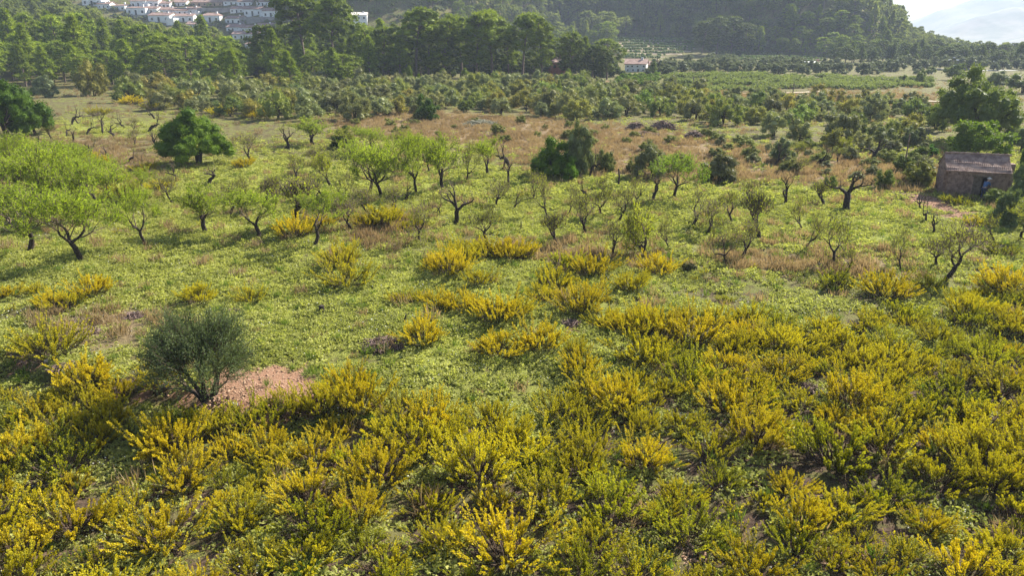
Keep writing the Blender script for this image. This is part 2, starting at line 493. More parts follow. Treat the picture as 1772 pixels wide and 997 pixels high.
make_mountain("far_rocky_hill", D2, [mx(p, D2) for p in (1660, 1685, 1700, 1728, 1733, 1740, 1760, 1800, 1900, 2000)],
              [mh(q, D2) for q in (88, 75, 67, 59, 61, 66, 63, 67, 76, 90)], 500, 5, M['mount'])

# ---------------------------------------------------------------- geometry-node scatter for what nobody could count
def scatter(name, P, protos, scl, seed, zero_tilt=0.15, label=None):
    """one 'stuff' object: a point per tuft, the tuft meshes are its own children standing among them"""
    r = np.random.RandomState(seed)
    n = len(P)
    me = bpy.data.meshes.new(name)
    me.vertices.add(n); me.vertices.foreach_set('co', np.asarray(P, np.float32).ravel())
    a = me.attributes.new('rot', 'FLOAT_VECTOR', 'POINT')
    rot = np.stack([r.normal(size=n) * zero_tilt, r.normal(size=n) * zero_tilt, r.uniform(0, 6.28, n)], 1).astype(np.float32)
    a.data.foreach_set('vector', rot.ravel())
    a = me.attributes.new('scl', 'FLOAT', 'POINT'); a.data.foreach_set('value', np.asarray(scl, np.float32))
    a = me.attributes.new('idx', 'INT', 'POINT'); a.data.foreach_set('value', r.randint(0, len(protos), n).astype(np.int32))
    o = ob(name, me); setp(o, label=label, kind='stuff')
    ng = bpy.data.node_groups.new(name + "_scatter", 'GeometryNodeTree')
    ng.interface.new_socket('Geometry', in_out='INPUT', socket_type='NodeSocketGeometry')
    ng.interface.new_socket('Geometry', in_out='OUTPUT', socket_type='NodeSocketGeometry')
    gi = ng.nodes.new('NodeGroupInput'); go = ng.nodes.new('NodeGroupOutput')
    jn = ng.nodes.new('GeometryNodeJoinGeometry')
    for k, (pn, pm) in enumerate(protos):
        q = P[(k * 37 + 11) % n]
        c = ob(pn, pm, o, Vector(q)); setp(c, kind='stuff')
        oi = ng.nodes.new('GeometryNodeObjectInfo'); oi.inputs['As Instance'].default_value = True
        oi.inputs['Object'].default_value = c
        ng.links.new(oi.outputs['Geometry'], jn.inputs[0])
    ip = ng.nodes.new('GeometryNodeInstanceOnPoints'); ip.inputs['Pick Instance'].default_value = True
    def na(nm, t):
        x = ng.nodes.new('GeometryNodeInputNamedAttribute'); x.data_type = t; x.inputs[0].default_value = nm; return x.outputs[0]
    ng.links.new(gi.outputs[0], ip.inputs['Points'])
    ng.links.new(jn.outputs[0], ip.inputs['Instance'])
    ng.links.new(na('idx', 'INT'), ip.inputs['Instance Index'])
    ng.links.new(na('rot', 'FLOAT_VECTOR'), ip.inputs['Rotation'])
    ng.links.new(na('scl', 'FLOAT'), ip.inputs['Scale'])
    ng.links.new(ip.outputs[0], go.inputs[0])
    md = o.modifiers.new('scatter', 'NODES'); md.node_group = ng
    return o

def wedge(n, y0, y1, r, p=1.0, spread=0.82, xoff=0):
    """random field positions in the valley in front of the viewpoint"""
    u = r.uniform(0, 1, n)
    e = 2 - 2 * (1 - p)
    y = (y0 ** e + u * (y1 ** e - y0 ** e)) ** (1 / e) if abs(e) > 1e-3 else y0 * (y1 / y0) ** u
    x = (y * (spread - .05) + 6) * r.uniform(-1, 1, n) + xoff
    return x, y

def vnoise(x, y, s, seed):
    r = np.random.RandomState(seed); ph = r.uniform(0, 6.28, 12); an = r.uniform(0, 6.28, 12)
    a = np.zeros(np.shape(x))
    for k in range(12):
        f = s * 1.35 ** (k % 6)
        a += np.sin((x * math.cos(an[k]) + y * math.sin(an[k])) * f + ph[k])
    return a / 12 * 1.6

# sorrel and clover carpet
def cover_mesh(seed, rad, n, ln, hgt, mat, dens=0.45):
    r = np.random.RandomState(seed); mb = MB()
    k = max(4, int(n / 8))
    cc = r.normal(size=(k, 2)) * rad * dens
    ci = r.randint(0, k, n)
    ch = r.uniform(.25, 1, k)
    dl = r.normal(size=(n, 2)) * ln * .55
    xy = cc[ci] + dl
    z = ch[ci] * r.uniform(0.5, 1, n) * hgt * np.exp(-(dl ** 2).sum(1) / (ln * ln * .9))
    P = np.column_stack([xy, z])
    D = np.column_stack([r.normal(size=(n, 2)), r.uniform(-0.1, 0.7, n)])
    cards(mb, P, D, ln * r.uniform(.6, 1.2, n), ln * r.uniform(.5, .9, n), r, 0, nb=np.tile([0., 0., 1.], (n, 1)) + 0.5 * r.normal(size=(n, 3)))
    return mb.mesh("leaf_clump", mat)
cov = [("leaf_clump", cover_mesh(40 + i, .5, (90, 70, 100, 80, 64)[i], (.11, .10, .095, .125, .10)[i], (.22, .17, .26, .2, .14)[i], M['cover'])) for i in range(5)]
r = np.random.RandomState(11)
x1, y1 = wedge(48000, 12, 62, r, 1.0)
x2, y2 = wedge(26000, 55, 125, r, .75, .8)
x = np.concatenate([x1, x2]); y = np.concatenate([y1, y2])
bare = zval(Z_BARE, x, y, .6, 4); dry = zval(Z_DRY, x, y, 1.5, 5); lush = zval(Z_LUSH, x, y, 3, 6)
vn = vnoise(x, y, .8, 3) + .6 * vnoise(x, y, 2.2, 4)
keep = (r.uniform(size=len(x)) < np.clip(.42 + .85 * vn + .25 * lush, 0.03, 1)) & (r.uniform(size=len(x)) > bare * 1.2 - .05) & (r.uniform(size=len(x)) > dry * .85)
far_no = (y > 75) & (x < -30) & (r.uniform(size=len(x)) < .5)
brn = zval(Z_BROWN, x, y, 3, 17); keep &= ~far_no; keep &= r.uniform(size=len(x)) > brn * (.42 - .5 * vnoise(x, y, .9, 31)); keep &= ~((y > 95) & (lush < .5) & (r.uniform(size=len(x)) < .75))
x, y = x[keep], y[keep]
scatter("ground_cover", np.column_stack([x, y, height(x, y) - .01]), cov, (.6 + r.uniform(0, .8, len(x))) * np.where(y > 60, 1.45, 1.0), 1, .1,
        "low lime green sorrel and clover carpet between the trees")

# dry reddish grass
def tuft_mesh(seed, n, h, sp, mat, w=.02):
    r = np.random.RandomState(seed); mb = MB()
    P = np.column_stack([r.normal(size=(n, 2)) * sp, np.zeros(n)])
    D = np.column_stack([r.normal(size=(n, 2)) * .35, np.ones(n)])
    cards(mb, P, D, h * r.uniform(.5, 1.2, n), w * r.uniform(.7, 1.6, n), r)
    return mb.mesh("dry_tuft", mat)
tufts = [("dry_tuft", tuft_mesh(60 + i, 46, (.5, .35, .6)[i], .22, M['dry'], .035)) for i in range(3)]
x1, y1 = wedge(60000, 40, 200, r, .8, .8); x2, y2 = wedge(7000, 14, 70, r, 1, .8)
x = np.concatenate([x1, x2]); y = np.concatenate([y1, y2])
dry = zval(Z_DRY, x, y, 2.5, 7); bare = zval(Z_BARE, x, y, .6, 8)
vn = vnoise(x, y, .5, 13)
keep = (r.uniform(size=len(x)) < np.clip(dry * (.75 + .6 * vn), 0, 1) + np.clip(.05 + .12 * vn, 0, .2)) & (bare < .5)
x, y = x[keep], y[keep]
scatter("dry_grass", np.column_stack([x, y, height(x, y) - .02]), tufts, .55 + r.uniform(0, .8, len(x)), 2, .15,
        "reddish dry grass and dead weeds across the fallow strip")

# pebbles and clods on the bare soil
def clod_mesh(seed):
    r = np.random.RandomState(seed); mb = MB()
    for k in range(7):
        c = r.normal(size=3) * [.12, .12, 0]; V = ICO_V[:12] if False else ICO_V
        blob(mb, c, r.uniform(.015, .04), r, 0, .6, .25)
    return mb.mesh("clod", M['redclod'])
M['redclod'] = solid_mat('red_earth_clod', (0.22, 0.12, 0.07), (0.46, 0.31, 0.21), 7, .95)
x, y = wedge(60000, 14, 66, r, 1.0, .8)
bare = zval(Z_BARE, x, y, .5, 9)
keep = bare > r.uniform(.2, .9, len(x)); x, y = x[keep], y[keep]
scatter("gravel", np.column_stack([x, y, height(x, y)]), [("clod", clod_mesh(3)), ("clod", clod_mesh(4))], .5 + r.uniform(0, 1, len(x)), 4, .1,
        "red earth clods and small stones on the bare soil")
# tiny white flowers / limestone chips in the carpet
def chip_mesh():
    r = np.random.RandomState(2); mb = MB()
    for k in range(5): blob(mb, r.normal(size=3) * [.25, .25, 0] + [0, 0, .09], r.uniform(.012, .024), r, 0, .7, .1)
    return mb.mesh("white_flower", M['chip'])
M['chip'] = solid_mat('small_white_flower', (0.6, 0.6, 0.52), (0.75, 0.75, 0.68), 4, .9)
x, y = wedge(1500, 14, 60, r, 1.0, .8)
bare = zval(Z_BARE, x, y, .5, 19); keep = bare < .2; x, y = x[keep], y[keep]
scatter("white_flowers", np.column_stack([x, y, height(x, y)]), [("white_flower", chip_mesh())], .6 + r.uniform(0, .8, len(x)), 6, .1,
        "tiny scattered white flowers among the sorrel")
# ---------------------------------------------------------------- plant prototypes
def broom_proto(seed, H=.95, Wd=1.9, nst=60, fl=.62, sparse=1.0):
    r = np.random.RandomState(seed)
    st = MB(); bl = MB()
    for i in range(nst):
        a = r.uniform(0, 6.28); q = math.sqrt(r.uniform(0, 1)); 
        tilt = q * 1.15
        L = H * (1.0 + .3 * q) * r.uniform(.6, 1.12) * (1 + .12 * math.sin(2 * a + seed))
        d0 = np.array([math.cos(a) * math.sin(tilt), math.sin(a) * math.sin(tilt), math.cos(tilt)])
        b = np.array([math.cos(a), math.sin(a), 0]) * q * Wd * .12 + [0, 0, -.03]
        e = b + d0 * L * .55; e[2] += .03
        st.tube([b, (b + e) / 2 + r.normal(size=3) * .02, e], [.016, .011, .008], 3)
        for k in range(r.randint(2, 5)):
            dd = unit(d0 * 1.0 + np.array([0, 0, .55]) + r.normal(size=3) * .28)
            s0 = b + d0 * L * r.uniform(.36, .62); l = L * r.uniform(.34, .6)
            s1 = s0 + dd * l + np.array([0, 0, .04])
            st.tube([s0, s1], [.007, .003], 3)
            n = int(58 * sparse)
            t = r.uniform(.18, 1.04, n)
            pos = s0 + (s1 - s0) * t[:, None]
            rad = unit(r.normal(size=(n, 3)))
            thick = .034 * (1.15 - .55 * t)
            D = rad * .7 + dd * 1.0
            flw = r.uniform(size=n) < fl * (.1 + 1.25 * t)
            P = pos + rad * thick[:, None] * .4
            if flw.any(): cards(bl, P[flw], D[flw], .048, .035, r)
            if (~flw).any(): cards(st, P[~flw], D[~flw], .055, .02, r, 1)
    # low dead and green inner growth
    n = 260; q = np.sqrt(r.uniform(0, 1, n)) * Wd * .34; a = r.uniform(0, 6.28, n)
    P = np.column_stack([np.cos(a) * q, np.sin(a) * q, r.uniform(0, .5, n) * H * (1 - q / Wd)])
    cards(st, P, np.column_stack([np.cos(a), np.sin(a), r.uniform(.3, 2, n)]), .13, .03, r, 0)
    V = np.concatenate(st.V)
    return Proto("broom_bush", [("stems", st.mesh("stems", [M['broomstem'], M['broomgreen']])), ("blossoms", bl.mesh("blossoms", M['blossom']))], np.percentile(V[:, 2], 98), 2 * np.percentile(np.hypot(V[:, 0], V[:, 1]), 93))

def limb(mb, p, d, L, rad, lvl, r, maxl, kids, twigs, up=.25, spread=.75, n=5, sink=None, curve=.22):
    seg = 4 if lvl < 2 else 3
    pts = [np.array(p, float)]; dd = unit(np.array(d, float))
    for i in range(seg):
        dd = unit(dd + r.normal(size=3) * curve + np.array([0, 0, up * .35]))
        pts.append(pts[-1] + dd * L / seg)
    r1 = rad * (.66 if lvl else .82)
    mb.tube(pts, np.linspace(rad, r1 if lvl < maxl else rad * .35, seg + 1), n if lvl == 0 else (5 if lvl == 1 else 4 if lvl == 2 else 3), 0 if lvl < 2 else 1, cap=(lvl < 2))
    if sink is not None and lvl >= maxl - 1: sink.append((np.array(pts), dd))
    if lvl >= maxl: return
    k = kids[min(lvl, len(kids) - 1)]
    a0 = r.uniform(0, 6.28)
    for j in range(k):
        a = a0 + j * 6.283 / k + r.normal() * .35
        ref = np.array([0, 0, 1.]) if abs(dd[2]) < .9 else np.array([1., 0, 0])
        u = unit(np.cross(dd, ref)); v = np.cross(dd, u)
        sp = spread * r.uniform(.7, 1.2)
        nd = dd * math.cos(sp) + (u * math.cos(a) + v * math.sin(a)) * math.sin(sp)
        nd = unit(nd + np.array([0, 0, up]))
        q = pts[-1] if (j < 2 or lvl == 0) else pts[r.randint(1, len(pts) - 1)]
        limb(mb, q, nd, L * r.uniform(.62, .88) * (twigs if lvl + 1 >= maxl else 1), r1 * r.uniform(.6, .85), lvl + 1, r, maxl, kids, twigs, up, spread, n, sink, curve)

def almond_proto(seed, kind):
    r = np.random.RandomState(seed)
    wood = MB(); crown = MB(); sink = []
    name = "almond_tree"
    lean = np.array([r.normal() * .22, r.normal() * .22, 1])
    if kind == 'stub':
        limb(wood, [0, 0, -.1], lean * [2, 2, 1], .85, .135, 0, r, 3, [r.randint(2, 4), 2, 1], .55, .2, .85, 6, sink, .33)
        # few regrown shoots
        sh = MB()
        for pts, d in sink:
            for k in range(3):
                q = pts[r.randint(1, len(pts))]
                sh.tube([q, q + unit(d * .4 + r.normal(size=3) * .5 + [0, 0, .8]) * r.uniform(.15, .5)], [.012, .004], 3)
        parts = [("trunk", wood.mesh("trunk", [M['bark'], M['bark']])), ("shoots", sh.mesh("shoots", M['twig']))]
        V = np.concatenate(wood.V)
        return Proto(name, parts, V[:, 2].max(), 2 * np.percentile(np.abs(V[:, :2]), 96))
    maxl = 5 if kind != 'sparse' else 5
    limb(wood, [0, 0, -.1], lean, r.uniform(.65, 1.25), .11, 0, r, maxl, [int(r.choice([2, 3, 3])), 3, 3, 2, 2], .75, r.uniform(.1, .24), r.uniform(.52, .78), 6, sink, r.uniform(.16, .28))
    tw = []
    for pts, d in sink:
        for k in range(2):
            q = pts[r.randint(0, len(pts))]
            dr = unit(d * .6 + r.normal(size=3) * .35 + [0, 0, .6]); L = r.uniform(.25, .6)
            wood.tube([q, q + dr * L], [.012, .005], 3, 1); tw.append((q, dr, L))
        tw.append((pts[0], d, np.linalg.norm(pts[-1] - pts[0])))
    nl = {'leafy': 11, 'mid': 6, 'sparse': .9}[kind]
    for q, dr, L in tw:
        n = max(1, int(r.poisson(nl * L / .4)))
        P = q + dr * L * r.uniform(0, 1.1, n)[:, None] + r.normal(size=(n, 3)) * .03
        D = unit(dr * .9 + r.normal(size=(n, 3)) * .55)
        cards(crown, P, D, r.uniform(.09, .15, n), r.uniform(.03, .05, n), r)
    V = np.concatenate(wood.V)
    return Proto(name, [("trunk", wood.mesh("trunk", [M['bark'], M['twig']])), ("crown", crown.mesh("crown", M['almond']))],
                 np.percentile(V[:, 2], 99.5), 2 * np.percentile(np.abs(V[:, :2]), 97))

def round_proto(name, seed, H, Wd, npf, nl, ln, wd, mat, trunk=.18, base=.1, stems=1, pf=.26, core=.62, shape=1.0, droop=0.0, bark='bark'):
    """rounded tree or bush: puffs of leaves spread through an uneven dome"""
    r = np.random.RandomState(seed)
    wood = MB(); crown = MB(); C = []; Rd = []
    lob = r.uniform(.75, 1.2, 7); 
    for i in range(npf):
        a = r.uniform(0, 6.28); t = r.uniform(0, 1)
        el = math.asin(t ** .8)
        k = lob[int(a / 6.284 * 7)]
        q = r.uniform(.55, .95) * k
        x = math.cos(a) * math.cos(el) * Wd / 2 * q; y = math.sin(a) * math.cos(el) * Wd / 2 * q
        z = base * H + (1 - base) * H * (math.sin(el) * .85 * q + .08) * shape
        C.append([x, y, min(z, H * .92)]); Rd.append(Wd * pf * r.uniform(.55, 1.1) * .6)
    puffs(crown, C, Rd, nl, ln, wd, r, .3, core, .85, droop)
    for s in range(stems):
        a = r.uniform(0, 6.28)
        top = np.array([math.cos(a) * Wd * .1, math.sin(a) * Wd * .1, H * .5]) if stems > 1 else np.array([r.normal() * .1, r.normal() * .1, H * .5])
        wood.tube([[0 + s * .07, 0, -.15], top * .4 + r.normal(size=3) * [.08, .08, 0], top], [trunk, trunk * .7, trunk * .4], 6)
        for k in range(5):
            c = np.array(C[r.randint(len(C))])
            wood.tube([top * .55, (top * .55 + c) / 2 + r.normal(size=3) * .1, c], [trunk * .4, trunk * .25, trunk * .12], 4)
    return Proto(name, [("trunk", wood.mesh("trunk", M[bark])), ("crown", crown.mesh("crown", mat))], H, Wd)

def pine_proto(seed, H, Wd, style, n, nl=26, ln=.42, wd=.13):
    r = np.random.RandomState(seed)
    wood = MB(); crown = MB(); C = []; Rd = []
    bend = r.normal(size=2) * (.04 if style == 'cone' else .08) * H
    def axis(t): return np.array([bend[0] * t * t, bend[1] * t * t, H * t])
    wood.tube([axis(t) - [0, 0, .3 * (t == 0)] for t in np.linspace(0, .93, 7)], np.linspace(H * .02, H * .005, 7) + .02, 6)
    lob = r.uniform(.72, 1.15, 9)
    for i in range(n):
        u = r.uniform(0, 1); a = r.uniform(0, 6.28)
        if style == 'cone':
            t = .12 + .88 * u ** .8; env = (1 - ((t - .12) / .88)) ** .75 * min(1, .45 + 2.2 * (t - .1)); rr = Wd / 2 * env
        elif style == 'round':
            t = .25 + .74 * u; s = (t - .25) / .74; env = math.sqrt(max(0, 1 - (abs(s - .45) / .57) ** 2.2)); rr = Wd / 2 * env
        else:
            t = .48 + .5 * u ** .75; s = (t - .48) / .5; env = math.sqrt(max(0, 1 - s ** 2.4)) * min(1, .55 + 2.5 * s); rr = Wd / 2 * env
        q = math.sqrt(r.uniform(.12, 1))
        ax = axis(t)
        lobe = lob[int((a + t * 2.5) / 6.2832 * 9) % 9] * (1 + .12 * math.sin(t * 19 + seed))
        c = ax + np.array([math.cos(a), math.sin(a), 0]) * rr * q * lobe + [0, 0, H * .01 + .07 * rr * q]
        C.append(c); Rd.append(Wd * (.085 + .05 * r.uniform()) * (1.15 - .5 * (t if style == 'cone' else .4)))
        if i % 4 == 0:
            wood.tube([axis(max(.08, t - .06)), (axis(t) + c) / 2, c], [.07, .05, .02], 4)
    puffs(crown, C, Rd, nl, ln, wd, r, .75, .55, .72)
    return Proto("pine_tree", [("trunk", wood.mesh("trunk", M['pinebark'])), ("crown", crown.mesh("crown", M['pine']))], H * 1.0, Wd)

BROOM = [broom_proto(100 + i, (.95, .85, 1.05, .75, 1.0, .9, 1.1, .8)[i], (1.9, 1.8, 1.7, 1.9, 2.0, 1.5, 1.8, 1.6)[i], (50, 42, 54, 38, 52, 36, 44, 30)[i], (.9, .8, .95, .7, .85, 1.0, .6, .42)[i]) for i in range(8)]
ALM = {'leafy': [almond_proto(200 + i, 'leafy') for i in range(6)], 'mid': [almond_proto(220 + i, 'mid') for i in range(5)],
       'sparse': [almond_proto(240 + i, 'sparse') for i in range(8)], 'stub': [almond_proto(263 + i, 'stub') for i in range(6)]}
print('protos a', time.time() - T0)
OLV = [round_proto("olive_tree", 300 + i, 3.2, 3.8, 26, 120, .19, .08, M['olive'], .12, .0, 2, .27) for i in range(5)]
SHR = [round_proto("wild_shrub", 320 + i, 2.2, 3.0, 20, 90, .18, .08, M['shrub'], .06, .0, 3, .28) for i in range(4)]
CAR = [round_proto("carob_tree", 340 + i, 5.0, 6.6, 80, 210, .15, .085, M['carob'], .25, .12, 2, .19, .7) for i in range(2)]
NEARSH = [round_proto("wild_shrub", 360 + i, 2.2, 2.8, 60, 110, .11, .05, (M['shrub'], M['olive'], M['carob'])[i], .05, .0, 3, .24) for i in range(3)]
PINE = {'cone': [pine_proto(400 + i, 10, 6.0, 'cone', 120) for i in range(4)], 'round': [pine_proto(410 + i, 11, 7.5, 'round', 120) for i in range(4)],
        'umbrella': [pine_proto(420 + i, 15, 9.5, 'umbrella', 150) for i in range(3)]}
print('protos b', time.time() - T0)

# the lone olive tree, seen close
def lone_olive():
    r = np.random.RandomState(77)
    wood = MB(); crown = MB(); sink = []
    for s, (dx, dy, t) in enumerate(((-.12, 0, -.55), (.14, .05, .6), (.02, .1, .05), (.3, -.05, 1.0), (-.05, -.1, -.9))):
        limb(wood, [dx * .6, dy, -.12], [t, r.normal() * .35, 1.15], 1.0, .10, 1, r, 5, [3, 3, 3, 3, 2], .8, .1, .58, 6, sink, .2)
    lo = []
    for pts, d in sink:
        q = pts[-1]
        if q[2] < 1.0: continue
        lo.append(q)
        n = 34
        c = pts[r.randint(0, len(pts), n)]
        P = c + r.normal(size=(n, 3)) * .13
        D = unit(d * .5 + r.normal(size=(n, 3)) * .8 + [0, 0, .35])
        cards(crown, P, D, r.uniform(.06, .1, n), r.uniform(.018, .032, n), r)
    # loose outer sprays on a dome
    n = 1000
    ncl = 46; ca = r.uniform(0, 6.28, ncl); ce = np.arcsin(r.uniform(0, 1, ncl)); cq = r.uniform(.6, 1.0, ncl); ci = r.randint(0, ncl, n)
    a = ca[ci] + r.normal(size=n) * .2; el = np.clip(ce[ci] + r.normal(size=n) * .17, -.08, 1.5)
    q = (cq[ci] + r.normal(size=n) * .09) * (1 + .12 * np.sin(3 * a + 1) + .07 * np.sin(7 * a))
    C = np.column_stack([np.cos(a) * np.cos(el) * 1.95 * q, np.sin(a) * np.cos(el) * 1.75 * q, 1.2 + np.sin(el) * 1.75 * q])
    for c in C:
        k = 26; out = unit(c - np.array([0, 0, .6]))
        tip = c + out * r.uniform(.1, .3)
        wood.tube([c - out * .5, tip], [.009, .004], 3, 1)
        t = r.uniform(0, 1, k)[:, None]
        P = (c - out * .25) * (1 - t) + tip * t + r.normal(size=(k, 3)) * .065
        cards(crown, P, unit(out * .7 + r.normal(size=(k, 3)) * .7), r.uniform(.065, .105, k), r.uniform(.024, .036, k), r)
    return wood.mesh("trunk", [M['bark'], M['twig']]), crown.mesh("crown", M['olive'])
# ---------------------------------------------------------------- placement lists (pixels of the photograph turned into ground points)
PL = []       # dicts: e (thing), cat, u, v, desc
def reg(e, key, u, v, desc, zone=None):
    PL.append(dict(e=e, key=key, u=u, v=v, desc=desc, zone=zone)); return e
pr = random.Random(5)
def put(proto, u, v, hp, wp=None, key='', desc='', tint=None, rz=None, zone=None, p=None, lab=None):
    p = p or at(u, v)
    k = mpp(p); cd = math.cos(math.atan2(CAM_H - p[2], math.hypot(p[0], p[1])))
    e = proto.place(p - Vector((0, 0, .02)), hp * k / cd, wp * k if wp else None, rz, tint, r=pr)
    reg(e, key, u, v, desc, zone)
    if lab: e['label'] = lab
    return e

# --- the lone olive tree
tm, cm = lone_olive()
p = at(357, 690)
e = empty("olive_tree", p, 0.0)
ob("trunk", tm, e); ob("crown", cm, e).color = (.68, .82, .62, 1)
e.scale = (1.04, 1.04, 1.13)
setp(e, "lone bushy grey green olive tree standing on the bare red earth", "tree")

# --- almond trees
ALMONDS = [
 # u, v, height px, width px, kind
 (50, 435, 112, 118, 'leafy'), (140, 450, 128, 138, 'leafy'), (255, 426, 100, 108, 'leafy'), (354, 402, 78, 82, 'leafy'), (448, 414, 82, 90, 'leafy'),
 (10, 388, 118, 110, 'leafy'), (78, 378, 118, 120, 'leafy'), (140, 385, 105, 110, 'leafy'), (28, 335, 100, 110, 'leafy'), (95, 342, 96, 100, 'leafy'), (170, 374, 84, 90, 'leafy'), (210, 352, 60, 66, 'mid'),
 (77, 224, 30, 30, 'stub'), (125, 215, 26, 32, 'stub'), (179, 232, 34, 28, 'stub'), (201, 240, 26, 24, 'stub'), (217, 220, 26, 30, 'stub'), (256, 229, 32, 36, 'stub'), (265, 258, 30, 28, 'stub'), (116, 236, 22, 20, 'stub'),
 (72, 253, 22, 26, 'stub'), (106, 279, 24, 28, 'stub'), (190, 272, 26, 24, 'stub'), (222, 281, 24, 22, 'stub'), (178, 303, 24, 22, 'stub'), (229, 313, 26, 22, 'stub'), (310, 309, 26, 30, 'stub'), (361, 321, 30, 38, 'stub'),
 (436, 281, 50, 52, 'sparse'), (132, 290, 32, 30, 'sparse'), (232, 252, 30, 30, 'sparse'), (90, 205, 26, 22, 'stub'), (160, 258, 24, 22, 'sparse'), (268, 205, 22, 26, 'stub'),
 (490, 257, 36, 42, 'stub'), (557, 299, 50, 50, 'sparse'), (513, 314, 46, 48, 'sparse'), (575, 322, 58, 56, 'mid'), (620, 306, 66, 56, 'leafy'), (639, 334, 78, 66, 'leafy'), (661, 341, 92, 96, 'leafy'),
 (723, 338, 104, 92, 'leafy'), (765, 330, 90, 72, 'leafy'), (805, 314, 72, 58, 'sparse'), (846, 305, 64, 62, 'leafy'), (881, 293, 46, 44, 'stub'), (882, 326, 46, 36, 'stub'), (787, 388, 66, 42, 'stub'),
 (589, 363, 66, 58, 'sparse'), (608, 399, 58, 60, 'sparse'), (510, 384, 82, 84, 'sparse'), (545, 426, 92, 104, 'leafy'), (681, 377, 56, 50, 'sparse'), (723, 417, 76, 66, 'sparse'), (841, 416, 60, 56, 'sparse'),
 (888, 362, 36, 28, 'stub'), (709, 290, 54, 60, 'leafy'), (600, 262, 40, 50, 'mid'), (648, 262, 42, 60, 'leafy'), (700, 262, 40, 60, 'mid'), (745, 300, 60, 60, 'leafy'), (540, 250, 44, 66, 'leafy'),
 (922, 346, 46, 42, 'sparse'), (951, 378, 76, 66, 'sparse'), (982, 372, 58, 50, 'sparse'), (1009, 406, 72, 62, 'sparse'), (1018, 345, 40, 26, 'stub'), (963, 428, 56, 52, 'sparse'), (1068, 384, 62, 54, 'sparse'),
 (1100, 361, 66, 54, 'sparse'), (1136, 349, 40, 48, 'stub'), (1044, 338, 36, 30, 'sparse'), (1021, 307, 42, 30, 'stub'), (1194, 392, 60, 64, 'sparse'), (1122, 451, 88, 88, 'mid'), (1158, 430, 62, 58, 'sparse'),
 (1260, 460, 92, 84, 'sparse'), (1287, 450, 70, 60, 'sparse'), (1312, 413, 78, 66, 'sparse'), (1358, 353, 50, 46, 'stub'), (1468, 364, 62, 58, 'stub'), (1594, 364, 40, 28, 'stub'), (1602, 386, 40, 36, 'stub'), (1608, 403, 34, 34, 'stub'),
 (1633, 487, 100, 108, 'sparse'), (1444, 463, 86, 90, 'sparse'), (1620, 460, 60, 50, 'sparse'), (1411, 291, 32, 38, 'stub'), (1340, 287, 34, 36, 'stub'), (1515, 280, 36, 44, 'stub'), (1469, 266, 30, 44, 'mid'),
 (1737, 377, 44, 38, 'mid'), (1767, 416, 66, 60, 'mid'), (1475, 470, 40, 40, 'sparse'), (700, 350, 40, 40, 'stub'), (0, 320, 80, 90, 'leafy'), (150, 232, 26, 26, 'stub'), (100, 262, 26, 28, 'sparse'), (245, 285, 28, 28, 'sparse'), (400, 372, 56, 56, 'sparse'), (455, 362, 56, 56, 'sparse'), (300, 352, 50, 52, 'sparse'), (560, 345, 50, 50, 'sparse'), (860, 356, 46, 46, 'sparse'), (1270, 385, 56, 54, 'sparse'), (1390, 430, 66, 62, 'sparse'), (130, 250, 24, 24, 'stub'), (170, 290, 24, 26, 'stub'), (280, 275, 26, 26, 'stub'), (150, 275, 26, 26, 'stub'), (300, 232, 26, 30, 'sparse'), (232, 230, 26, 26, 'sparse'), (88, 240, 24, 24, 'sparse'), (640, 372, 50, 50, 'sparse'), (760, 372, 46, 46, 'sparse'), (1040, 372, 54, 50, 'sparse'), (1225, 404, 60, 60, 'sparse'), (1390, 398, 60, 60, 'sparse'), (1560, 470, 74, 70, 'sparse'), (1290, 352, 40, 44, 'sparse'), (1425, 356, 40, 44, 'sparse'), (1060, 440, 62, 58, 'sparse'), (1720, 420, 50, 44, 'sparse'), (1600, 290, 30, 32, 'stub'), (1380, 300, 30, 34, 'sparse'), (1450, 285, 30, 34, 'sparse'), (1380, 270, 26, 34, 'mid'), (1440, 240, 30, 34, 'stub'), (1590, 222, 26, 30, 'stub'), (60, 305, 60, 80, 'leafy'), (130, 322, 66, 84, 'leafy'), (185, 340, 62, 70, 'leafy'), (30, 300, 60, 80, 'leafy'), (100, 350, 80, 90, 'leafy'), (240, 345, 50, 60, 'leafy'), (0, 360, 90, 100, 'leafy'), (120, 300, 50, 66, 'leafy'), (160, 352, 84, 90, 'leafy'),  (480, 350, 46, 50, 'sparse'), (410, 345, 40, 44, 'sparse'),
]
GREEN = {'leafy': (1.0, 1.05, .9), 'mid': (1.1, 1.0, .9), 'sparse': (1.1, 1.0, .9), 'stub': (1, 1, 1)}
DESC = {'leafy': 'leafy light green almond tree', 'mid': 'thinly leaved almond tree', 'sparse': 'almost bare twiggy almond tree', 'stub': 'dark hard-pruned almond stump with forked limbs'}
cnt = {}
for (u, v, hp, wp, kd) in ALMONDS:
    c = cnt.get(kd, 0); cnt[kd] = c + 1
    pt = ALM[kd][c % len(ALM[kd])]
    g = GREEN[kd]; j = pr.uniform(.85, 1.12)
    put(pt, u, v, hp * 1.02, wp * 1.02, 'almond_' + kd, DESC[kd], (g[0] * j, g[1] * j, g[2] * j))
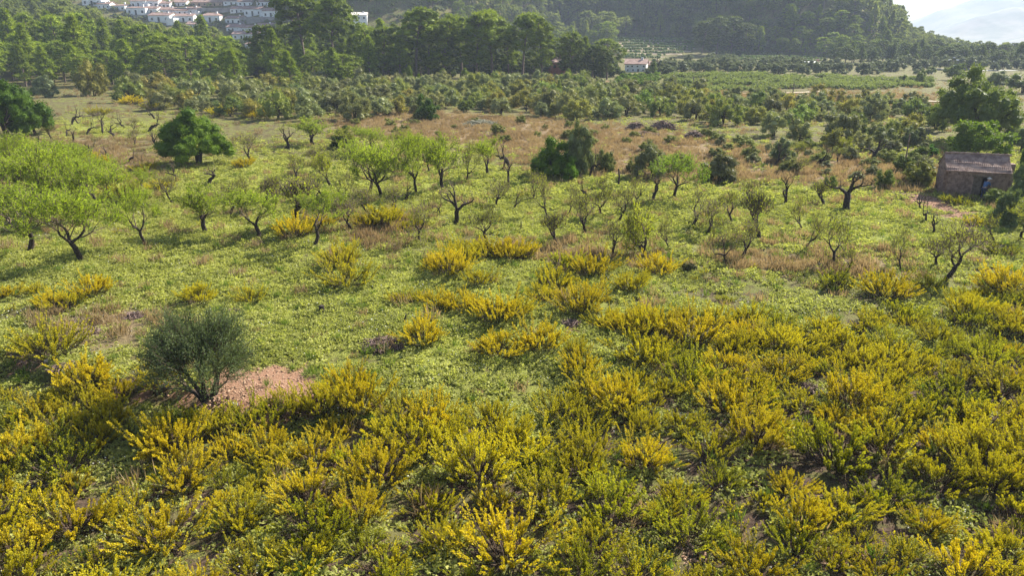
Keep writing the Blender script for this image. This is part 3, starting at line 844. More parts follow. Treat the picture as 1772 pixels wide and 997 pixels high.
# the umbrella-shaped green tree in the clearing and the carob of the grove
UMB = round_proto("almond_tree", 371, 3.4, 5.2, 46, 120, .13, .05, M['almond'], .12, .42, 1, .17, .0, .9)
put(ALM['leafy'][2], 1166, 343, 78, 112, '', '', (.72, .88, .8), 0.4, lab="single umbrella shaped green tree on a leaning dark trunk beside the grey thicket")
put(CAR[0], 343, 284, 92, 138, '', '', (1.6, 1.55, 1.1), 1.0, lab="big round dark green carob tree in the almond grove, casting a dark shadow")
OAK = round_proto("oak_tree", 372, 8, 12, 150, 130, .22, .11, M['shrub'], .35, .2, 3, .15, .6)
o = put(OAK, 1680, 262, 128, 172, '', '', (1.0, 1.1, .85), 2.0, lab="largest dark spreading oak tree behind the stone hut", p=at(1682, 246))
FIG = round_proto("fig_tree", 373, 3, 5, 40, 110, .2, .14, M['carob'], .1, .05, 3, .18, .5)
put(FIG, 1690, 268, 62, 116, '', '', (1.6, 1.45, 1.3), .3, lab="broad leafy fig tree directly behind the stone hut roof", p=at(1688, 272))
HAND = [  # proto list, u, v, h, w, tint, label
 (NEARSH[2], 957, 304, 68, 88, (1.35, 1.35, 1.1), "squat rounded dark green lentisk bush at the edge of the dry grass"),
 (NEARSH[1], 1003, 302, 92, 58, (.95, 1.0, .8), "tall narrow grey green wild olive rising above the lentisk bush"),
 (NEARSH[2], 988, 312, 36, 28, (1.8, 1.9, 1.2), "small bright green bush in front of the dark thicket"),
 (NEARSH[0], 1048, 298, 40, 36, (1.0, 1, .9), "small loose green bush right of the tall narrow wild olive"),
 (NEARSH[1], 1128, 306, 62, 74, (1.1, 1.05, .9), "wide grey olive bush behind the umbrella shaped green tree"),
 (NEARSH[1], 1246, 316, 52, 72, (.8, .75, .6), "dark grey brown bush right of the umbrella shaped green tree"),
 (NEARSH[2], 740, 208, 44, 46, (.8, .9, .8), "solitary dark round bush standing alone on the dry red grass"),
 (NEARSH[0], 1192, 469, 16, 30, (.45, .4, .4), "low dark dead looking cushion shrub in the middle of the field"),
 (CAR[1], 20, 250, 112, 128, (.95, 1.05, .8), "big dark green leafy tree mass at the left edge above the almonds"),
 (CAR[0], 62, 232, 58, 70, (.95, 1.05, .8), "green tree filling the gap below the pines at the left edge"),
 (NEARSH[1], 25, 285, 40, 60, (.9, 1, .9), "silvery bush under the big dark green tree at the left edge"),
 (NEARSH[0], 162, 166, 62, 60, (1.35, 1.1, .7), "yellowish green tree in front of the left pine wood"),
 (NEARSH[1], 78, 168, 38, 48, (.9, 1, .9), "rounded silvery shrub at the foot of the left pine wood"),
 (NEARSH[2], 595, 255, 36, 44, (.6, .6, .6), "small very dark bush behind the leafy almonds"),
 (NEARSH[0], 1436, 328, 26, 28, (1.1, 1.2, .8), "bushy shrub with yellow green leaves beside a pruned almond stump"),
 (NEARSH[2], 1613, 268, 18, 26, (1.1, 1.5, .9), "small bright green shrub beside the left end of the hut roof"),
 (NEARSH[0], 1563, 300, 34, 34, (.8, .9, .7), "dark shrub on stems left of the stone hut"),
 (NEARSH[0], 1530, 325, 34, 36, (1.0, 1.1, .7), "green bush at the far edge of the field left of the hut path"),
 (NEARSH[0], 1590, 320, 44, 56, (1.3, 1.15, .8), "olive brown thicket touching the left wall of the stone hut"),
 (NEARSH[0], 1722, 354, 30, 38, (1.0, 1.1, .9), "green shrub in front of the hut door"),
 (NEARSH[1], 1766, 352, 74, 54, (.8, .95, .75), "grey green olive bush at the right end of the stone hut"),
 (NEARSH[1], 1738, 394, 66, 60, (.8, .95, .7), "olive bush on a short dark trunk right of the red path"),
 (CAR[1], 1790, 330, 110, 60, (.8, .95, .8), "tall green bush cut by the right edge beyond the hut"),
 (NEARSH[0], 1660, 300, 40, 30, (1.2, 1.3, .9), None),
 (NEARSH[1], 615, 190, 30, 40, (1, 1, 1), None),
]
for q in HAND:
    if q[6]: put(q[0], q[1], q[2], q[3], q[4], '', '', q[5], None, lab=q[6])

# --- yellow broom
TIN = {'golden': (1.02, .97, .8), 'lemon': (.97, 1.0, .9), 'greenish': (.78, .90, .9)}
BR = [ # u, v(base), width px, tone   (g golden, l lemon, n greenish)
 (592,462,62,'l'),(602,494,92,'l'),(657,388,70,'l'),(509,412,60,'g'),(777,474,74,'g'),(760,462,50,'g'),(800,450,56,'l'),(846,444,66,'l'),(882,446,72,'g'),(831,490,56,'l'),(904,444,50,'l'),(973,464,62,'n'),
 (1024,474,76,'g'),(1139,474,56,'g'),(955,500,72,'l'),(1087,500,60,'l'),(1100,400,34,'l'),(1442,500,74,'n'),(1533,514,88,'g'),(1728,442,56,'n'),(1690,392,34,'l'),(1672,357,30,'n'),(1650,354,34,'n'),(1737,506,84,'g'),
 (1605,500,50,'n'),(13,512,46,'g'),(57,508,34,'l'),(86,530,46,'g'),(114,532,60,'l'),(158,512,62,'g'),(91,614,116,'l'),(60,604,60,'n'),(347,522,62,'l'),(433,522,52,'l'),(146,668,84,'g'),(150,710,84,'l'),(110,690,60,'l'),
 (13,700,50,'l'),(279,668,64,'l'),(205,690,66,'g'),(690,522,40,'l'),(724,520,40,'l'),(760,534,62,'g'),(806,538,62,'g'),(862,552,92,'g'),(900,540,50,'l'),(733,593,74,'g'),(607,676,84,'g'),(866,612,84,'g'),(932,602,86,'g'),
 (1005,540,90,'g'),(940,520,46,'l'),(1050,566,64,'l'),(1080,574,64,'g'),(1118,572,66,'l'),(1150,576,66,'g'),(1200,590,104,'g'),(1110,624,108,'l'),(1148,612,60,'l'),(995,612,44,'l'),(1005,646,72,'g'),(1062,700,86,'g'),
 (1085,716,76,'l'),(1010,748,82,'l'),(1258,526,34,'n'),(1263,648,80,'g'),(1258,708,108,'g'),(1153,680,56,'l'),(1120,700,56,'l'),(1343,604,76,'l'),(1421,590,80,'l'),(1382,590,60,'l'),(1556,554,72,'n'),(1617,592,68,'l'),
 (1504,576,66,'l'),(1465,614,80,'l'),(1543,622,72,'l'),(1353,656,90,'g'),(1708,634,88,'n'),(1734,682,104,'l'),(1468,698,90,'g'),(1530,680,84,'l'),(1543,724,90,'l'),(1687,566,66,'n'),(1765,566,60,'g'),(1300,560,60,'l'),
 (1300,600,60,'l'),(1280,580,50,'g'),(1400,640,60,'l'),(1440,650,60,'n'),(1500,640,60,'l'),(1590,640,60,'l'),(1610,620,50,'n'),(1240,560,60,'l'),(1765,620,60,'g'),(1660,560,40,'n'),(1180,548,40,'l'),
 (300,745,80,'n'),(340,750,92,'l'),(300,785,104,'g'),(270,770,60,'g'),(400,742,86,'l'),(450,736,90,'n'),(500,720,80,'l'),(556,712,76,'l'),(620,712,80,'g'),(690,722,90,'l'),(740,736,90,'g'),(780,750,80,'l'),
 (915,790,104,'l'),(880,760,70,'l'),(190,735,70,'g'),(60,720,70,'g'),(20,740,70,'n'),(110,750,90,'l'),(160,775,80,'g'),(40,790,90,'g'),
 (140,318,46,'g'),(165,290,40,'g'),(190,318,44,'l'),(255,300,34,'l'),(325,268,36,'g'),(420,290,34,'g'),(170,200,40,'l'),(110,318,40,'l'),(205,345,50,'l'),(280,330,40,'l'),(230,180,40,'g'),(330,175,44,'g'),(270,190,44,'l'),(382,200,40,'l'),(445,205,30,'g'),
 (680,384,40,'l'),(635,392,44,'g'),(720,396,46,'n'),(520,400,40,'l'),(560,392,40,'g'),(700,400,36,'l'),
]
zone_dense = gpoly([(0, 735), (140, 700), (170, 760), (290, 720), (390, 705), (560, 690), (650, 685), (760, 700), (900, 740), (985, 700), (1040, 640), (1190, 610), (1220, 545), (1400, 560), (1500, 560), (1640, 560), (1700, 500), (1772, 490), (1900, 500), (1990, 1150), (-220, 1150), (-120, 740)])
taken = []
def broom(u, v, wpx, tone, p=None, zone=None):
    p = p or at(u, v)
    k = mpp(p); w = wpx * k * 1.08
    pt = BROOM[pr.choice({'g': (0, 2, 4, 5, 1), 'l': (0, 1, 2, 3, 4, 6), 'n': (3, 6, 7)}[tone])]
    pt_w = pt.w; sc = w / pt_w
    t = TIN[{'g': 'golden', 'l': 'lemon', 'n': 'greenish'}[tone]]; j = pr.uniform(.85, 1.12)
    e = pt.place(p - Vector((0, 0, .03)), min(1.2, pt.h * sc * pr.uniform(.74, .96)), w, None, (t[0] * j, t[1] * j, t[2] * j), r=pr)
    size = 'large' if w > 1.7 else ('small' if w < 1.05 else 'mid-sized')
    reg(e, 'broom', u, v, f"{size} {dict(g='golden', l='lemon', n='greenish')[tone]} yellow broom bush", zone)
    taken.append((p[0], p[1], w * .5))
    return e
for u, v, w, t in BR: broom(u, v, w, t)
r = np.random.RandomState(31)
cand = 0; extra = []
nb = 0
while cand < 9000 and nb < 160:
    cand += 1
    y = math.sqrt(r.uniform(14.5 ** 2, 46 ** 2)); x = (y * .66 + 4.5) * r.uniform(-1, 1)
    if not inside(zone_dense, np.array([x]), np.array([y]))[0]: continue
    w = r.choice([r.uniform(.8, 1.4), r.uniform(1.3, 1.9), r.uniform(1.8, 2.4)], p=[.4, .42, .18])
    if any((x - a) ** 2 + (y - b) ** 2 < (.74 * (w * .5 + c)) ** 2 for a, b, c in taken): continue
    nz = vnoise(np.array([x]), np.array([y]), .45, 23)[0]
    if nz < -.55 and y > 17: continue
    if (x + 7.2) ** 2 + (y - 20.6) ** 2 < 0: continue
    p = Vector((x, y, hz(x, y))); u, v = proj(p)
    if 165 < u < 345 and 690 < v < 760: continue
    if 380 < u < 560 and v < 715: continue
    tone = r.choice(['g', 'l', 'n'], p=[.36, .46, .18]) if u < 1000 else r.choice(['g', 'l', 'n'], p=[.2, .6, .2])
    broom(u, v, 1.12 * w / mpp(p), tone, p, 'dense'); nb += 1
print('brooms', nb + len(BR), time.time() - T0)
# seedlings and the smaller broom sprigs that fill the thicket
sprig = [("broom_sprig", None)]
def sprig_mesh(seed):
    rr = np.random.RandomState(seed); mb = MB()
    for i in range(9):
        a = rr.uniform(0, 6.28); d = unit(np.array([math.cos(a) * .6, math.sin(a) * .6, 1.1])); L = rr.uniform(.2, .5)
        b = np.array([rr.normal() * .06, rr.normal() * .06, 0]); mb.tube([b, b + d * L], [.007, .003], 3, 0)
        n = 20; t = rr.uniform(.2, 1, n); P = b + d * L * t[:, None] + rr.normal(size=(n, 3)) * .012
        D = rr.normal(size=(n, 3)) * .7 + d
        f = rr.uniform(size=n) < .45 * t + .1
        if f.any(): cards(mb, P[f], D[f], .055, .04, rr, 1)
        cards(mb, P[~f], D[~f], .06, .024, rr, 2)
    return mb.mesh("broom_sprig", [M['broomstem'], M['blossom'], M['broomgreen']])
x, y = wedge(3000, 13, 62, r, 1, .8)
ind = inside(zone_dense, x, y); vn = vnoise(x, y, .6, 41)
keep = (ind & (r.uniform(size=len(x)) < .5 + .4 * vn)) | (~ind & (r.uniform(size=len(x)) < np.clip(.0 + .22 * (vn - .1), 0, 1)))
x, y = x[keep], y[keep]
scatter("broom_undergrowth", np.column_stack([x, y, height(x, y)]), [("broom_sprig", sprig_mesh(i)) for i in range(4)], .5 + r.uniform(0, .9, len(x)), 8, .2,
        "small broom seedlings and sprigs filling the gaps of the thicket")
x, y = wedge(1500, 14, 75, r, 1, .8)
scatter("weeds", np.column_stack([x, y, height(x, y)]), [("weed_tuft", tuft_mesh(80 + i, 40, .42, .1, M['weed'] if 'weed' in M else M['shrub'], .02)) for i in range(2)], .5 + r.uniform(0, .7, len(x)), 9, .15,
        "upright green weeds poking out of the carpet")

# --- olive and maquis band
band2 = gpoly([(1190, 232), (1400, 262), (1600, 258), (1600, 318), (1440, 312), (1250, 280)])
band = gpoly([(405, 150), (640, 148), (1000, 150), (1150, 158), (1200, 168), (1400, 178), (1600, 185), (1620, 250), (1450, 262), (1200, 214), (1120, 200), (1000, 212), (880, 204), (770, 192), (640, 205), (600, 214), (460, 206), (390, 200), (300, 195), (200, 170), (230, 158), (330, 160)])
r = np.random.RandomState(51)
bt = []; c2 = 0
bx0, by0 = band.min(0); bx1, by1 = band.max(0)
while c2 < 14000 and len(bt) < 330:
    c2 += 1
    x = r.uniform(bx0, bx1); y = r.uniform(by0, by1)
    if not inside(band, np.array([x]), np.array([y]))[0]: continue
    w = r.uniform(2.8, 6.0) * (.85 if x > 40 else 1)
    if any((x - a) ** 2 + (y - b) ** 2 < (.43 * (w + c)) ** 2 for a, b, c in bt): continue
    if x > 15 and y < 150 and vnoise(np.array([x]), np.array([y]), .12, 77)[0] < -.15: continue
    bt.append((x, y, w))
    isol = r.uniform() < .66
    pt = OLV[r.randint(5)] if isol else SHR[r.randint(4)]
    j = r.uniform(.95, 1.6)
    t = (j * r.uniform(.95, 1.12), j, j * r.uniform(.7, .9)) if isol else (j * r.uniform(.9, 1.5), j * 1.1, j * .9)
    p = Vector((x, y, hz(x, y) - .03)); u, v = proj(p)
    e = pt.place(p, w * r.uniform(.62, .95), w, None, t, r=pr)
    sz = 'wide' if w > 4.4 else ('small' if w < 3.2 else 'mid-sized')
    reg(e, 'olive' if isol else 'shrub', u, v, (f"{sz} grey green olive tree" if isol else f"{sz} green wild shrub"), 'band')
n2_ = 0
strip_ = gpoly([(570, 212), (700, 204), (880, 210), (1100, 226), (1190, 240), (1190, 300), (1060, 296), (900, 250), (780, 235), (600, 236)])
for _ in range(900):
    x = r.uniform(strip_[:, 0].min(), strip_[:, 0].max()); y = r.uniform(strip_[:, 1].min(), strip_[:, 1].max())
    if not inside(strip_, np.array([x]), np.array([y]))[0] or any((x - a) ** 2 + (y - b) ** 2 < 20 for a, b, c in bt): continue
    w = r.uniform(.9, 2.4); bt.append((x, y, w)); j = r.uniform(.9, 1.5); p = Vector((x, y, hz(x, y) - .03)); u, v = proj(p)
    e = NEARSH[0].place(p, w * r.uniform(.45, .75), w, None, (j * 1.1, j, j * .8), r=pr); reg(e, 'shrub', u, v, "low green wild shrub", 'band')
for _ in range(2000):
    x = r.uniform(band2[:, 0].min(), band2[:, 0].max()); y = r.uniform(band2[:, 1].min(), band2[:, 1].max())
    if not inside(band2, np.array([x]), np.array([y]))[0] or any((x - a) ** 2 + (y - b) ** 2 < 9 for a, b, c in bt): continue
    w = r.uniform(1.2, 2.5); bt.append((x, y, w)); j = r.uniform(1.0, 1.7); isol = r.uniform() < .5
    p = Vector((x, y, hz(x, y) - .03)); u, v = proj(p)
    e = (NEARSH[1] if isol else NEARSH[0]).place(p, w * r.uniform(.5, .8), w, None, (j, j * .95, j * .85), name='olive_tree' if isol else 'wild_shrub', r=pr)
    reg(e, 'olive' if isol else 'shrub', u, v, ("small grey green olive tree" if isol else "small green wild shrub"), 'band'); n2_ += 1
    if n2_ > 34: break
# young bright pines standing among the olives
for (u, v, h, w) in [(710, 150, 34, 20), (725, 158, 28, 22), (765, 150, 30, 28), (805, 152, 32, 26), (838, 160, 26, 24), (870, 160, 28, 26), (968, 168, 28, 16), (505, 158, 64, 52), (578, 152, 64, 48), (410, 160, 70, 50), (420, 180, 40, 30), (318, 148, 40, 34), (355, 145, 58, 36), (52, 130, 64, 40), (95, 142, 42, 26), (633, 145, 36, 20), (985, 150, 30, 24), (1130, 130, 22, 20)]:
    put(PINE['cone'][pr.randrange(4)], u, v, h, w, 'pine', 'young bright green pine', (1.25, 1.35, 1.0), zone='near')
# --- tall pines of the middle
TALL = [(530,140,150,96,'umbrella'),(578,142,138,80,'umbrella'),(468,140,88,74,'round'),(450,135,60,50,'cone'),(640,142,92,60,'round'),(665,143,86,58,'round'),(618,140,74,52,'cone'),(693,144,82,50,'cone'),(720,142,118,88,'umbrella'),(742,140,92,60,'round'),
 (768,140,106,72,'round'),(800,139,104,70,'umbrella'),(825,141,108,70,'round'),(852,141,114,82,'umbrella'),(904,142,110,70,'umbrella'),(938,142,104,60,'round'),(880,138,90,50,'round'),(985,138,76,48,'round'),(1012,136,66,44,'cone'),(1054,128,56,50,'round'),(1034,132,50,36,'cone'),
 (500,128,80,60,'round'),(600,128,96,60,'round'),(560,125,110,60,'round'),(960,130,60,40,'round'),(220,132,88,54,'cone'),(150,128,96,56,'round'),(28,130,104,60,'cone'),(110,126,90,52,'round'),(185,122,84,50,'cone'),(262,134,84,56,'round'),(290,138,60,44,'cone'),(60,124,92,50,'round'),
 (355,122,88,50,'cone'),(400,128,60,44,'round'),(378,132,56,40,'cone'),(330,134,66,44,'round'),(5,128,96,56,'round'),(240,120,70,44,'round'),(310,122,66,44,'round')]
ptk = []
for (u, v, h, w, kd) in TALL:
    jt = pr.uniform(.75, 1.1); brt = 1.7 if u < 430 else 1.35
    e = put(PINE[kd][pr.randrange(len(PINE[kd]))], u, v, h, w * 1.06, 'pine', {'cone': 'pointed green pine', 'round': 'round-crowned green pine', 'umbrella': 'tall umbrella-crowned pine'}[kd], (jt * brt * .95, jt * brt, jt * .9), zone='near')
    ptk.append((e.location[0], e.location[1], 3.0))
for i in range(44):
    u = 620 + i * 10.2 + pr.uniform(-5, 5)
    put(SHR[pr.randrange(4)], u, pr.uniform(124, 134), pr.uniform(20, 30), pr.uniform(26, 40), 'shrub', 'dark wild shrub', (.5, .6, .55), zone='under')
for i in range(30):
    u = 440 + i * 21 + pr.uniform(-6, 6)
    put(PINE['round'][pr.randrange(4)] if i % 3 else PINE['cone'][pr.randrange(4)], u, pr.uniform(131, 139), pr.uniform(38, 62) if u > 480 else 30, pr.uniform(38, 52), 'pine', 'low dark pine', (.62, .7, .66), zone='near')
# --- left wood and hillside wood
def wood_zone(x, y):
    if height(x, y) < 5 and not (y > 330 and x > 120) and not (y < 400 and x < -25): return 0
    return 1
r = np.random.RandomState(61)
wood_pts = []
cell = {}
def free(x, y, rad):
    cx, cy = int(x // 8), int(y // 8)
    for i in (-1, 0, 1):
        for j in (-1, 0, 1):
            for a, b, c in cell.get((cx + i, cy + j), ()):
                if (x - a) ** 2 + (y - b) ** 2 < (rad + c) ** 2: return False
    return True
for a, b, c in ptk: cell.setdefault((int(a // 8), int(b // 8)), []).append((a, b, c))
vine_poly = gpoly([(1058, 66), (1200, 66), (1212, 82), (1240, 92), (1240, 104), (1066, 104)])
vine2 = gpoly([(1240, 95), (1420, 96), (1420, 110), (1240, 106)])
farm = np.array([at(1120, 116)[:2]])
HOUSE_PX = []
def occluded_or_out(x, y):
    z = hz(x, y) + 8
    u, v = proj((x, y, z))
    return u < -180 or u > 1950 or v < -60
TOPU = [-400, 0, 100, 150, 200, 250, 300, 350, 400, 445, 470, 500, 590, 600, 650, 660, 3000]
TOPV = [-60, -25, 2, 24, 36, 46, 50, 58, 74, 96, 60, 20, 20, 52, 52, 10, -60]
NW = 60000
VILLA = at(622, 44)
Yw = np.sqrt(r.uniform(185 ** 2, 820 ** 2, NW)); Xw = Yw * r.uniform(-.78, .78, NW); Hw = height(Xw, Yw); Rw = np.where(Yw < 365, r.uniform(2.8, 4.9, NW), r.uniform(2.7, 5.0, NW))
Rw = np.where(((Xw > 235) | (Xw > .5 * Yw)) & (Yw > 365), Rw * .42, Rw)
inv = inside(vine_poly, Xw, Yw) | inside(vine2, Xw, Yw)
Tw = Rw * 2.7
zD = Yw * CP - (Hw + Tw - CAM_H) * SP
Uw = Xw / zD * F + 886; Vw = 498.5 - (Yw * SP + (Hw + Tw - CAM_H) * CP) / zD * F
for x, y, h0, rad, iv, uu, vv in zip(Xw, Yw, Hw, Rw, inv, Uw, Vw):
    if iv or uu < -180 or uu > 1950 or vv < -60: continue
    if y > 720 and x > 320: continue
    zone = None
    if y < 430 and x < -34: zone = 'left'
    if x > 112 and y > 372: zone = 'hill'
    if y > 420 and x > -.295 * y: zone = 'hill'
    if y > 700 and x <= -.295 * y: zone = 'back'
    if 580 < uu < 655 and y < VILLA[1] + 14 and y > 200 and vv < 54: continue
    if zone is None or (zone == 'left' and y > 360): continue
    if zone == 'left' and vv < np.interp(uu, TOPU, TOPV): continue
    if not free(x, y, rad * .88): continue
    cell.setdefault((int(x // 8), int(y // 8)), []).append((x, y, rad * .88))
    wood_pts.append((x, y, h0, rad, zone))
print('wood pts', len(wood_pts), time.time() - T0)
wood_pts.sort(key=lambda t: math.hypot(t[0], t[1]))
left = [t for t in wood_pts if t[4] == 'left']; rest = [t for t in wood_pts if t[4] != 'left']
ind_ = left[:120] + rest[:120]
oth = left[120:] + rest[120:]
for (x, y, h0, rad, z) in ind_:
    kd = r.choice(['cone', 'round', 'umbrella'], p=[.45, .5, .05]) if z == 'left' else r.choice(['cone', 'round'], p=[.25, .75])
    pt = PINE[kd][r.randint(len(PINE[kd]))]
    p = Vector((x, y, h0 - .1)); u, v = proj(p)
    j = r.uniform(.7, 1.1); b = 1.7 if z == 'left' else 1.5
    w = rad * 2.15
    e = pt.place(p, w * (1.45 if kd == 'cone' else 1.15) * r.uniform(.85, 1.15), w, None, (j * b * .95, j * b, j * b * .7 if z == 'left' else j * .95), r=pr)
    reg(e, 'pine', u, v, {'cone': 'pointed', 'round': 'round-crowned', 'umbrella': 'flat-crowned'}[kd] + (' bright green pine' if z == 'left' else ' dull green pine'), z)
P = np.array([(t[0], t[1], t[2] - .1) for t in oth])
scl = np.array([t[3] * 2.15 / 7.0 for t in oth])
wp = []
for kd, i in (('cone', 1), ('round', 0), ('round', 1), ('round', 3), ('cone', 3)):
    pt = PINE[kd][i]
    mb = MB()
    vs = []
    # trunk and crown of this tree joined for the far wood
    me = bpy.data.meshes.new("wood_pine")
    import bmesh as _bm
    bm = _bm.new()
    bm.from_mesh(pt.parts[0][1]); nf = len(bm.faces)
    bm.from_mesh(pt.parts[1][1]); bm.faces.ensure_lookup_table()
    for k in range(nf, len(bm.faces)): bm.faces[k].material_index = 1
    bm.to_mesh(me); bm.free()
    me.materials.append(M['pinebark']); me.materials.append(M['pinefar'] if 'pinefar' in M else M['pine'])
    wp.append(("pine", me))
scatter("hillside_wood", P, wp, scl, 12, .03, "far off pine wood covering the hazy hillside")
# small maquis between the hill pines
xs = []; rr = np.random.RandomState(91)
NS = 26000
Ys = np.sqrt(rr.uniform(330 ** 2, 800 ** 2, NS)); Xs = Ys * rr.uniform(-.78, .78, NS)
ok = ((Xs > 110) & (Ys > 372)) | ((Ys > 395) & (Xs > -60)) | ((Xs < -60) & (Ys > 330) & ~((Xs > -.295 * Ys) & (Xs < -.18 * Ys) & (Ys < VILLA[1] + 10)))
ok &= ~inside(vine_poly, Xs, Ys) & ~inside(vine2, Xs, Ys) & (rr.uniform(size=NS) < np.where(Xs < -.295 * Ys, .15, .6))
xs = np.column_stack([Xs[ok], Ys[ok], height(Xs[ok], Ys[ok]) - .1])
bmx = []
for k in range(3):
    mb = MB(); rq = np.random.RandomState(500 + k)
    C = rq.normal(size=(9, 3)) * [1.1, 1.1, .3] + [0, 0, .7]
    puffs(mb, C, rq.uniform(.6, 1.1, 9), 26, .4, .2, rq, .4, .6, .8)
    bmx.append(("maquis_bush", mb.mesh("maquis_bush", M['shrub'])))
scatter("hillside_scrub", xs, bmx, .6 + rr.uniform(0, .9, len(xs)), 14, .05, "grey green scrub between the pines of the hillside")
print('placed', time.time() - T0)
# ---------------------------------------------------------------- the stone hut
def make_hut():
    a = at(1634, 338); k = mpp(a)
    L = 88 * k; D = 3.0
    e = empty("stone_hut", a, R(-18))
    setp(e, "small rubble stone field hut with a brown tiled roof and dark doorway", "hut")
    hw, hr = 2.15, 3.2
    rr = np.random.RandomState(8)
    def course_wall(name, x0, x1, y0, y1, h, op=None, gable=0.0):
        """wall as coursed rubble: core plus proud uneven stones joined in one part"""
        mb = MB(); T = .38
        dx, dy = x1 - x0, y1 - y0; ln = math.hypot(dx, dy); ux, uy = dx / ln, dy / ln; nx, ny = uy, -ux
        rz = math.atan2(dy, dx)
        def blk(s0, s1, z0, z1, off=0, t=T, tp=1.0):
            c = ((s0 + s1) / 2); mb.box((x0 + ux * c + nx * off, y0 + uy * c + ny * off, (z0 + z1) / 2), (s1 - s0, t, z1 - z0), 0, rz, tp)
        if op:
            blk(0, op[0], -.2, h); blk(op[1], ln, -.2, h); blk(op[0], op[1], op[2], h)
        else: blk(0, ln, -.2, h)
        if gable:
            P = []
            for s, z in ((0, h), (ln, h), (ln / 2, gable)):
                for o in (-T / 2, T / 2): P.append([x0 + ux * s + nx * o, y0 + uy * s + ny * o, z])
            mb.add(P, [[0, 2, 4], [1, 5, 3]], 0); mb.add(P, [[0, 1, 3, 2], [2, 3, 5, 4], [4, 5, 1, 0]], 0)
        z = -.1
        while z < h - .1:
            zh = rr.uniform(.14, .24); s = rr.uniform(0, .1)
            while s < ln - .1:
                w = rr.uniform(.18, .42); s1 = min(s + w, ln)
                if not (op and s1 > op[0] and s < op[1] and z < op[2]) and rr.uniform() < .8:
                    for sg in ((1,) if True else (1, -1)):
                        blk(s + .015, s1 - .015, z + .012, min(z + zh, h) - .012, T / 2 * sg + rr.uniform(-.01, .02), .09, rr.uniform(.8, .97))
                s = s1
            z += zh
        o = ob(name, mb.mesh(name, M['rubble']), e)
        return o
    course_wall("front_wall", 0, L, 0, 0, hw, (L * .44, L * .44 + 1.15, 1.75))
    course_wall("side_wall", 0, 0, D, .19, hw, None, hr)
    course_wall("side_wall", L, L, .19, D, hw, None, hr)
    course_wall("back_wall", L, 0, D, D, hw)
    mb = MB(); mb.box((L * .44 + .35, .12, .85), (.7, .06, 1.7))
    d = ob("door", mb.mesh("door", M['wood']), e)
    mb = MB(); mb.box((L * .44 + .575, -.02, 1.80), (1.5, .46, .12)); ob("lintel", mb.mesh("lintel", M['wood']), e)
    mb = MB(); mb.box((-.21, D * .45, 1.3), (.05, .35, .45)); ob("window", mb.mesh("window", M['glass']), e)
    # roof slopes with canal tile courses
    n = 34; rows = 13
    for sgn in (0, 1):
        mb = MB()
        y_e = -.32 if sgn == 0 else D + .32
        y_r = D / 2
        z_e = hw - .05; z_r = hr + .1
        nx = n * 4 + 1
        X = np.linspace(-.25, L + .25, nx)
        V = []; Fq = []
        for j in range(rows):
            t0, t1 = j / rows, (j + 1) / rows + .012
            for t, lift in ((t0, .032), (t1, .012)):
                yy = y_e + (y_r - y_e) * t; zz = z_e + (z_r - z_e) * t
                wav = .02 * np.abs(np.sin(np.arange(nx) * math.pi / 4)) + rr.normal(size=nx) * .006 + .02 * np.sin(X * 1.3 + j)
                V.append(np.column_stack([X, np.full(nx, yy) + rr.normal() * .012, zz + lift + wav]))
        V = np.concatenate(V)
        for j in range(rows):
            b = j * 2 * nx
            i = np.arange(nx - 1)
            Fq.append(np.stack([b + i, b + i + 1, b + nx + i + 1, b + nx + i], -1))
        mb.add(V, np.concatenate(Fq), 0, False)
        P = [[-.25, y_e, z_e - .03], [L + .25, y_e, z_e - .03], [L + .25, y_r, z_r - .03], [-.25, y_r, z_r - .03], [-.25, y_e, z_e + .03], [L + .25, y_e, z_e + .03], [L + .25, y_r, z_r + .03], [-.25, y_r, z_r + .03]]
        mb.add(P, [[3, 2, 1, 0], [4, 5, 6, 7], [0, 1, 5, 4], [1, 2, 6, 5], [2, 3, 7, 6], [3, 0, 4, 7]], 0)
        rf = ob("roof", mb.mesh("roof", M['tile']), e)
    mb = MB()
    for k in range(16):
        x = -.2 + (L + .4) * k / 15.5
        mb.tube([[x, D / 2, hr + .14 + rr.normal() * .015], [x + .36, D / 2, hr + .17 + rr.normal() * .015]], [.1, .085], 6, 0, True)
    ob("ridge_tiles", mb.mesh("ridge_tiles", M['tile']), e)
    mb = MB(); mb.box((L + .42, D * .42, 1.25), (.62, .7, 2.9), 0, 0, .9)
    for k in range(40): mb.box((L + .42 + rr.choice((-.3, .3)), D * .42 + rr.uniform(-.3, .3), rr.uniform(0, 2.6)), (.1, rr.uniform(.15, .3), .15))
    ob("chimney", mb.mesh("chimney", M['rubble']), e)
    return e, L
hut, HL = make_hut()

